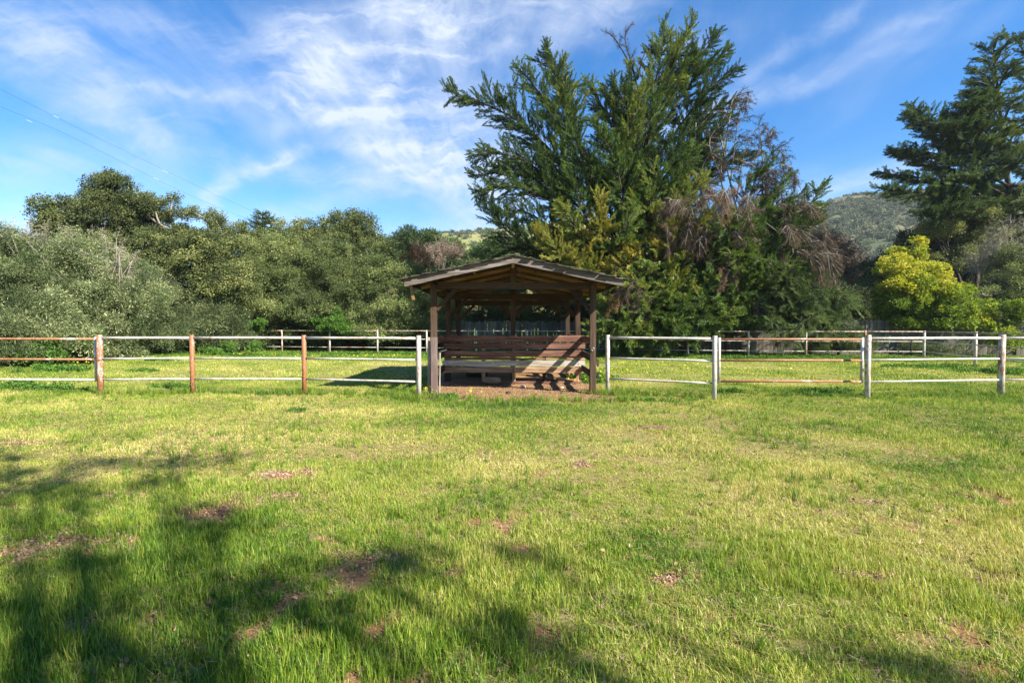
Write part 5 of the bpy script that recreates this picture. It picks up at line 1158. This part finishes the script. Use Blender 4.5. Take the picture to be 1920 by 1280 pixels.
def straw_proto(seed):
    r = np.random.default_rng(seed); v = []; f = []; lv = []
    for i in range(7):
        c = np.array([r.normal() * .04, r.normal() * .04, r.uniform(.0, .02)]); a = r.uniform(0, 6.28); d = np.array([math.cos(a), math.sin(a), r.normal() * .15]) * r.uniform(.02, .07); q = np.array([-math.sin(a), math.cos(a), 0]) * .0009; k = len(v)
        v += [c - q, c + q, c + d + q * .5, c + d - q * .5]; f.append((k, k + 1, k + 2, k + 3)); lv.append(r.random())
    return proto('straw', v, f, lv, M['litter'])
PR['straw'] = [straw_proto(s) for s in (1, 2, 3, 4)]
def wedge(n, y0, y1, rng, spread=1.18, extra=.6):
    # uniform points in the view wedge plus a margin each side
    y = np.sqrt(rng.uniform(0, 1, n) * (y1 ** 2 - y0 ** 2) + y0 ** 2); x = rng.uniform(-1, 1, n) * (y * spread + extra); return x, y
def grass(name, label, n, y0, y1, kind, seed, smin=.7, smax=1.2, cut=.5, hboost=1.0):
    r = np.random.default_rng(seed); x, y = wedge(n, y0, y1, r)
    s = soil_mask(x, y); d = dry_mask(x, y); l = lush_mask(x, y)
    thin = fbm(x * 2.3, y * 2.3, 91, 4)
    keep = (r.random(n) > s * 1.3 - .05) & (r.random(n) < .68 + .45 * sstep(.35, .6, thin) + .3 * l); x, y, s, d, l, thin = [a[keep] for a in (x, y, s, d, l, thin)]
    inside = (x < -15 + (y - 17) * -.2) & (y > 17); x, y, s, d, l, thin = [a[~inside] for a in (x, y, s, d, l, thin)]
    k = len(x); z = height(x, y)
    hs = (.55 + .75 * sstep(.35, .75, fbm(x * 1.3, y * 1.3, 17, 3)) + .6 * l - .35 * d) * hboost
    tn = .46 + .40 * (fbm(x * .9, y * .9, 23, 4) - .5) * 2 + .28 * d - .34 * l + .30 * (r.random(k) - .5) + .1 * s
    sc = r.uniform(smin, smax, k); scl = np.stack([sc, sc, sc * np.clip(hs, .3, 2)], 1)
    rot = np.stack([r.normal(0, .12, k), r.normal(0, .12, k), r.uniform(0, 6.28, k)], 1)
    o = scatter(name, np.stack([x, y, z], 1), rot, scl, tn, PR[kind]); tag(o, label, 'grass', kind='stuff'); return o
grass('near_grass', 'fresh green grass blades of the near pasture', 22000, 1.6, 5.6, 'g0', 101, .75, 1.25)
grass('pasture_grass', 'short sunlit grass in front of the pipe fence', 40000, 5.4, 13.5, 'g1', 102)
grass('paddock_grass', 'grass of the paddock beyond the pipe fence', 40000, 13.2, 34, 'g2', 103)
# taller fresh tufts
r = np.random.default_rng(104); x, y = wedge(5200, 1.7, 12, r); nn = fbm(x * .9, y * .9, 17, 3); k = ((nn > .56) | (r.random(len(x)) < .10)) & (soil_mask(x, y) < .35); x, y = x[k], y[k]
# lines of shaggy grass where the mower cannot reach, along the fences and round the shelter
def along(pts, n, w):
    out = []
    for i in range(len(pts) - 1):
        t = r.random(n); p = np.array(pts[i])[:2] + (np.array(pts[i + 1])[:2] - np.array(pts[i])[:2]) * t[:, None] + r.normal(0, w, (n, 2)); out.append(p)
    return np.concatenate(out)
e = np.concatenate([along(lp, 130, .13), along(rp, 90, .12), along(rp2, 90, .13), along([(-2.4, 10.7), (-1.9, 10.2), (2.3, 10.0)], 130, .12), along([(-2.6, 11.3), (-1.9, 11.1)], 130, .15), along([(1.9, 11.3), (2.6, 11.3)], 120, .22), along(far, 46, .22)])
x2 = np.concatenate([x, e[:, 0]]); y2 = np.concatenate([y, e[:, 1]]); k = len(x2); s = np.concatenate([r.uniform(.45, .95, len(x)), r.uniform(.6, 1.25, len(e))])
o = scatter('tall_grass', np.stack([x2, y2, height(x2, y2)], 1), np.stack([r.normal(0, .15, k), r.normal(0, .15, k), r.uniform(0, 6.28, k)], 1), s, r.uniform(.05, .5, k), PR['tall']); tag(o, 'longer fresh green tufts scattered through the grass and along the fence', 'grass', kind='stuff')
# weeds (broad-leaved)
wp = []; ws = []
for (px, py, rx, ry, n, s) in [(110, 698, .7, .3, 60, 1.1), (35, 727, .8, .2, 50, .9), (90, 733, .7, .12, 40, .7), (300, 680, .4, .2, 40, .9), (270, 697, .4, .1, 25, .8), (565, 771, .16, .08, 12, .5), (1110, 712, .42, .55, 150, .9), (330, 727, .5, .12, 40, .6), (1370, 735, .3, .12, 25, .6), (1550, 737, .4, .15, 30, .7), (450, 668, 2.2, .3, 140, .9),
                               (1450, 672, 3.2, .35, 220, .9), (1230, 668, 1.6, .3, 120, .9), (680, 666, 3.6, .3, 260, .9), (1750, 690, 1.5, .35, 90, .9), (1870, 700, 1, .5, 60, .9), (1550, 742, 1.6, .12, 50, .5), (1200, 752, .8, .1, 30, .5), (500, 740, .8, .12, 24, .5), (840, 748, .25, .12, 40, .6)]:
    c0 = G(px, py); wp.append(np.stack([c0[0] + r.normal(0, rx * .6, n), c0[1] + r.normal(0, ry * .7, n)], 1)); ws.append(r.uniform(.6, 1.2, n) * s)
x, y = wedge(1300, 1.7, 10, r); q = fbm(x * 1.7, y * 1.7, 88, 3) > .5; wp.append(np.stack([x[q], y[q]], 1)); ws.append(r.uniform(.12, .30, q.sum()))
wp = np.concatenate(wp); ws = np.concatenate(ws); k = len(wp)
o = scatter('weeds', np.stack([wp[:, 0], wp[:, 1], height(wp[:, 0], wp[:, 1]) + .03 * ws], 1), r.uniform(0, 6.28, (k, 3)) * [0, 0, 1], ws, np.where(ws < .31, r.uniform(.7, 1, k), r.uniform(.1, .8, k)), PR['w0']); tag(o, 'low broad-leaved weeds in patches along the fences', 'weeds', kind='stuff')
# yellow flowers
fp = []
for (px, py, rx, ry, n, lo) in [(300, 664, 3.0, .6, 90, 0), (500, 668, 3.5, .7, 110, 0), (680, 671, 3.5, .5, 70, 0), (1125, 715, .35, .7, 42, 1), (1080, 721, .3, .12, 10, 1), (1150, 700, .7, .8, 20, 0), (1290, 690, 2.5, 1.2, 46, 0), (1430, 697, 1.5, .4, 24, 0), (1680, 688, 1.5, .4, 24, 0), (805, 742, .2, .15, 12, 1), (880, 745, .5, .1, 5, 1), (140, 690, 1.0, .5, 20, 0), (230, 678, 2.0, .5, 30, 0), (740, 668, 2, .4, 30, 0)]:
    c0 = G(px, py); q = np.stack([c0[0] + r.normal(0, rx * .6, n), c0[1] + r.normal(0, ry * .6, n), np.full(n, .08) + r.uniform(0, .12, n) * (1 if lo else .5)], 1); fp.append(q)
fp = np.concatenate(fp); k = len(fp); fp[:, 2] += height(fp[:, 0], fp[:, 1])
o = scatter('yellow_wildflowers', fp, np.stack([r.normal(.5, .4, k), r.normal(0, .4, k), r.uniform(0, 6.28, k)], 1), r.uniform(.4, .75, k), r.uniform(0, 1, k), PR['flower']); tag(o, 'scattered small yellow wildflowers in the paddock grass', 'flowers', kind='stuff')
# dry leaves and crumbs
x, y = wedge(26000, 1.7, 12.5, r); k = (fbm(x * 1.4, y * 1.4, 61, 3) > .44) | (soil_mask(x, y) > .3); x, y = x[k], y[k]; k = len(x)
o = scatter('leaf_litter', np.stack([x, y, height(x, y) + r.uniform(.004, .035, k)], 1), np.stack([r.normal(0, .6, k), r.normal(0, .6, k), r.uniform(0, 6.28, k)], 1), r.uniform(.25, .7, k), r.uniform(0, .75, k), PR['litter']); tag(o, 'small dry brown leaves lying in the grass', 'leaves', kind='stuff')
x, y = wedge(17000, 1.7, 9.5, r); k = (r.random(len(x)) < .25 + .6 * sstep(.4, .6, fbm(x * 1.9, y * 1.9, 66, 3)) + soil_mask(x, y)); x, y = x[k], y[k]; k = len(x)
o = scatter('dry_thatch', np.stack([x, y, height(x, y) + r.uniform(.004, .03, k)], 1), np.stack([r.normal(0, .2, k), r.normal(0, .2, k), r.uniform(0, 6.28, k)], 1), r.uniform(.7, 1.3, k), r.uniform(.35, .85, k), PR['straw']); tag(o, 'dead straw-coloured grass lying between the green blades', 'dry grass', kind='stuff')
# clods on the bare earth of the shelter
def clod(seed):
    rr = np.random.default_rng(seed); v = unit(np.array([(1, 0, 0), (-1, 0, 0), (0, 1, 0), (0, -1, 0), (0, 0, .8), (0, 0, -.5)], float) + rr.normal(0, .2, (6, 3))) * .02
    return proto('earth_crumb', v, [(0, 2, 4), (2, 1, 4), (1, 3, 4), (3, 0, 4), (2, 0, 5), (1, 2, 5), (3, 1, 5), (0, 3, 5)], [rr.random()] * 8, M['litter'])
PR['clod'] = [clod(s) for s in (1, 2, 3)]
x = r.uniform(-2.0, 2.1, 5200); y = 10.2 + 4.0 * r.random(5200) ** 1.3; k = soil_mask(x, y) > .6; x, y = x[k], y[k]
bx = []; 
for (cx, cy, rx, ry, s) in BAREW[:24]: n = int(260 * rx * 4); bx.append(np.stack([cx + r.normal(0, rx * .5, n), cy + r.normal(0, ry * .5, n)], 1))
bx = np.concatenate(bx); x = np.concatenate([x, bx[:, 0]]); y = np.concatenate([y, bx[:, 1]]); k = len(x)
o = scatter('earth_crumbs', np.stack([x, y, height(x, y) + .004], 1), r.uniform(0, 6.28, (k, 3)), r.uniform(.2, .75, k) * np.where(np.arange(k) < k - len(bx), 1, .9), r.uniform(.0, .85, k), PR['clod']); tag(o, 'crumbs of brown earth on the trodden ground', 'soil', kind='stuff')

# ------------------------------------------------------------------ group phrases of look-alike things
GR = {'pipe_fence': 'runs of three-rail pipe fence', 'pipe_gate': 'pipe gates in the front fence', 'oak_tree': 'oaks', 'willow_shrub': 'grey-green shrubs of the left thicket',
      'leafy_bush': 'leafy bushes', 'olive_bush': 'olive-green bush masses', 'leafy_tree': 'broad-leaved trees', 'pine_tree': 'pines on the far slope', 'bare_bush': 'leafless bushes', 'vine': 'green climbers on the far fence',
      'cypress_tree': 'cypresses', 'lumber_plank': 'loose planks under the shelter', 'stone': 'stones on the earth', 'dirt_clod': 'clods of earth', 'hedge': 'undergrowth', 'power_line': 'overhead wires'}
for o in SC.objects:
    if o.parent is None and 'category' in o:
        k = o.name.split('.')[0]
        if k in GR: o['group'] = GR[k]

# ------------------------------------------------------------------ thin air between here and the hills
mb = MB(); mb.box((100, 300, 45), (1700, 1400, 96)); hz = mb.mesh('haze'); m = bpy.data.materials.new('thin_haze'); m.use_nodes = True; nt = m.node_tree; nt.nodes.clear()
v = nt.nodes.new('ShaderNodeVolumePrincipled'); v.inputs['Color'].default_value = (.80, .88, 1, 1); v.inputs['Density'].default_value = .0002; v.inputs['Anisotropy'].default_value = .2
nt.links.new(v.outputs[0], nt.nodes.new('ShaderNodeOutputMaterial').inputs['Volume']); hz.materials.append(m); o = bpy.data.objects.new('haze', hz); COL.objects.link(o); tag(o, kind='stuff')
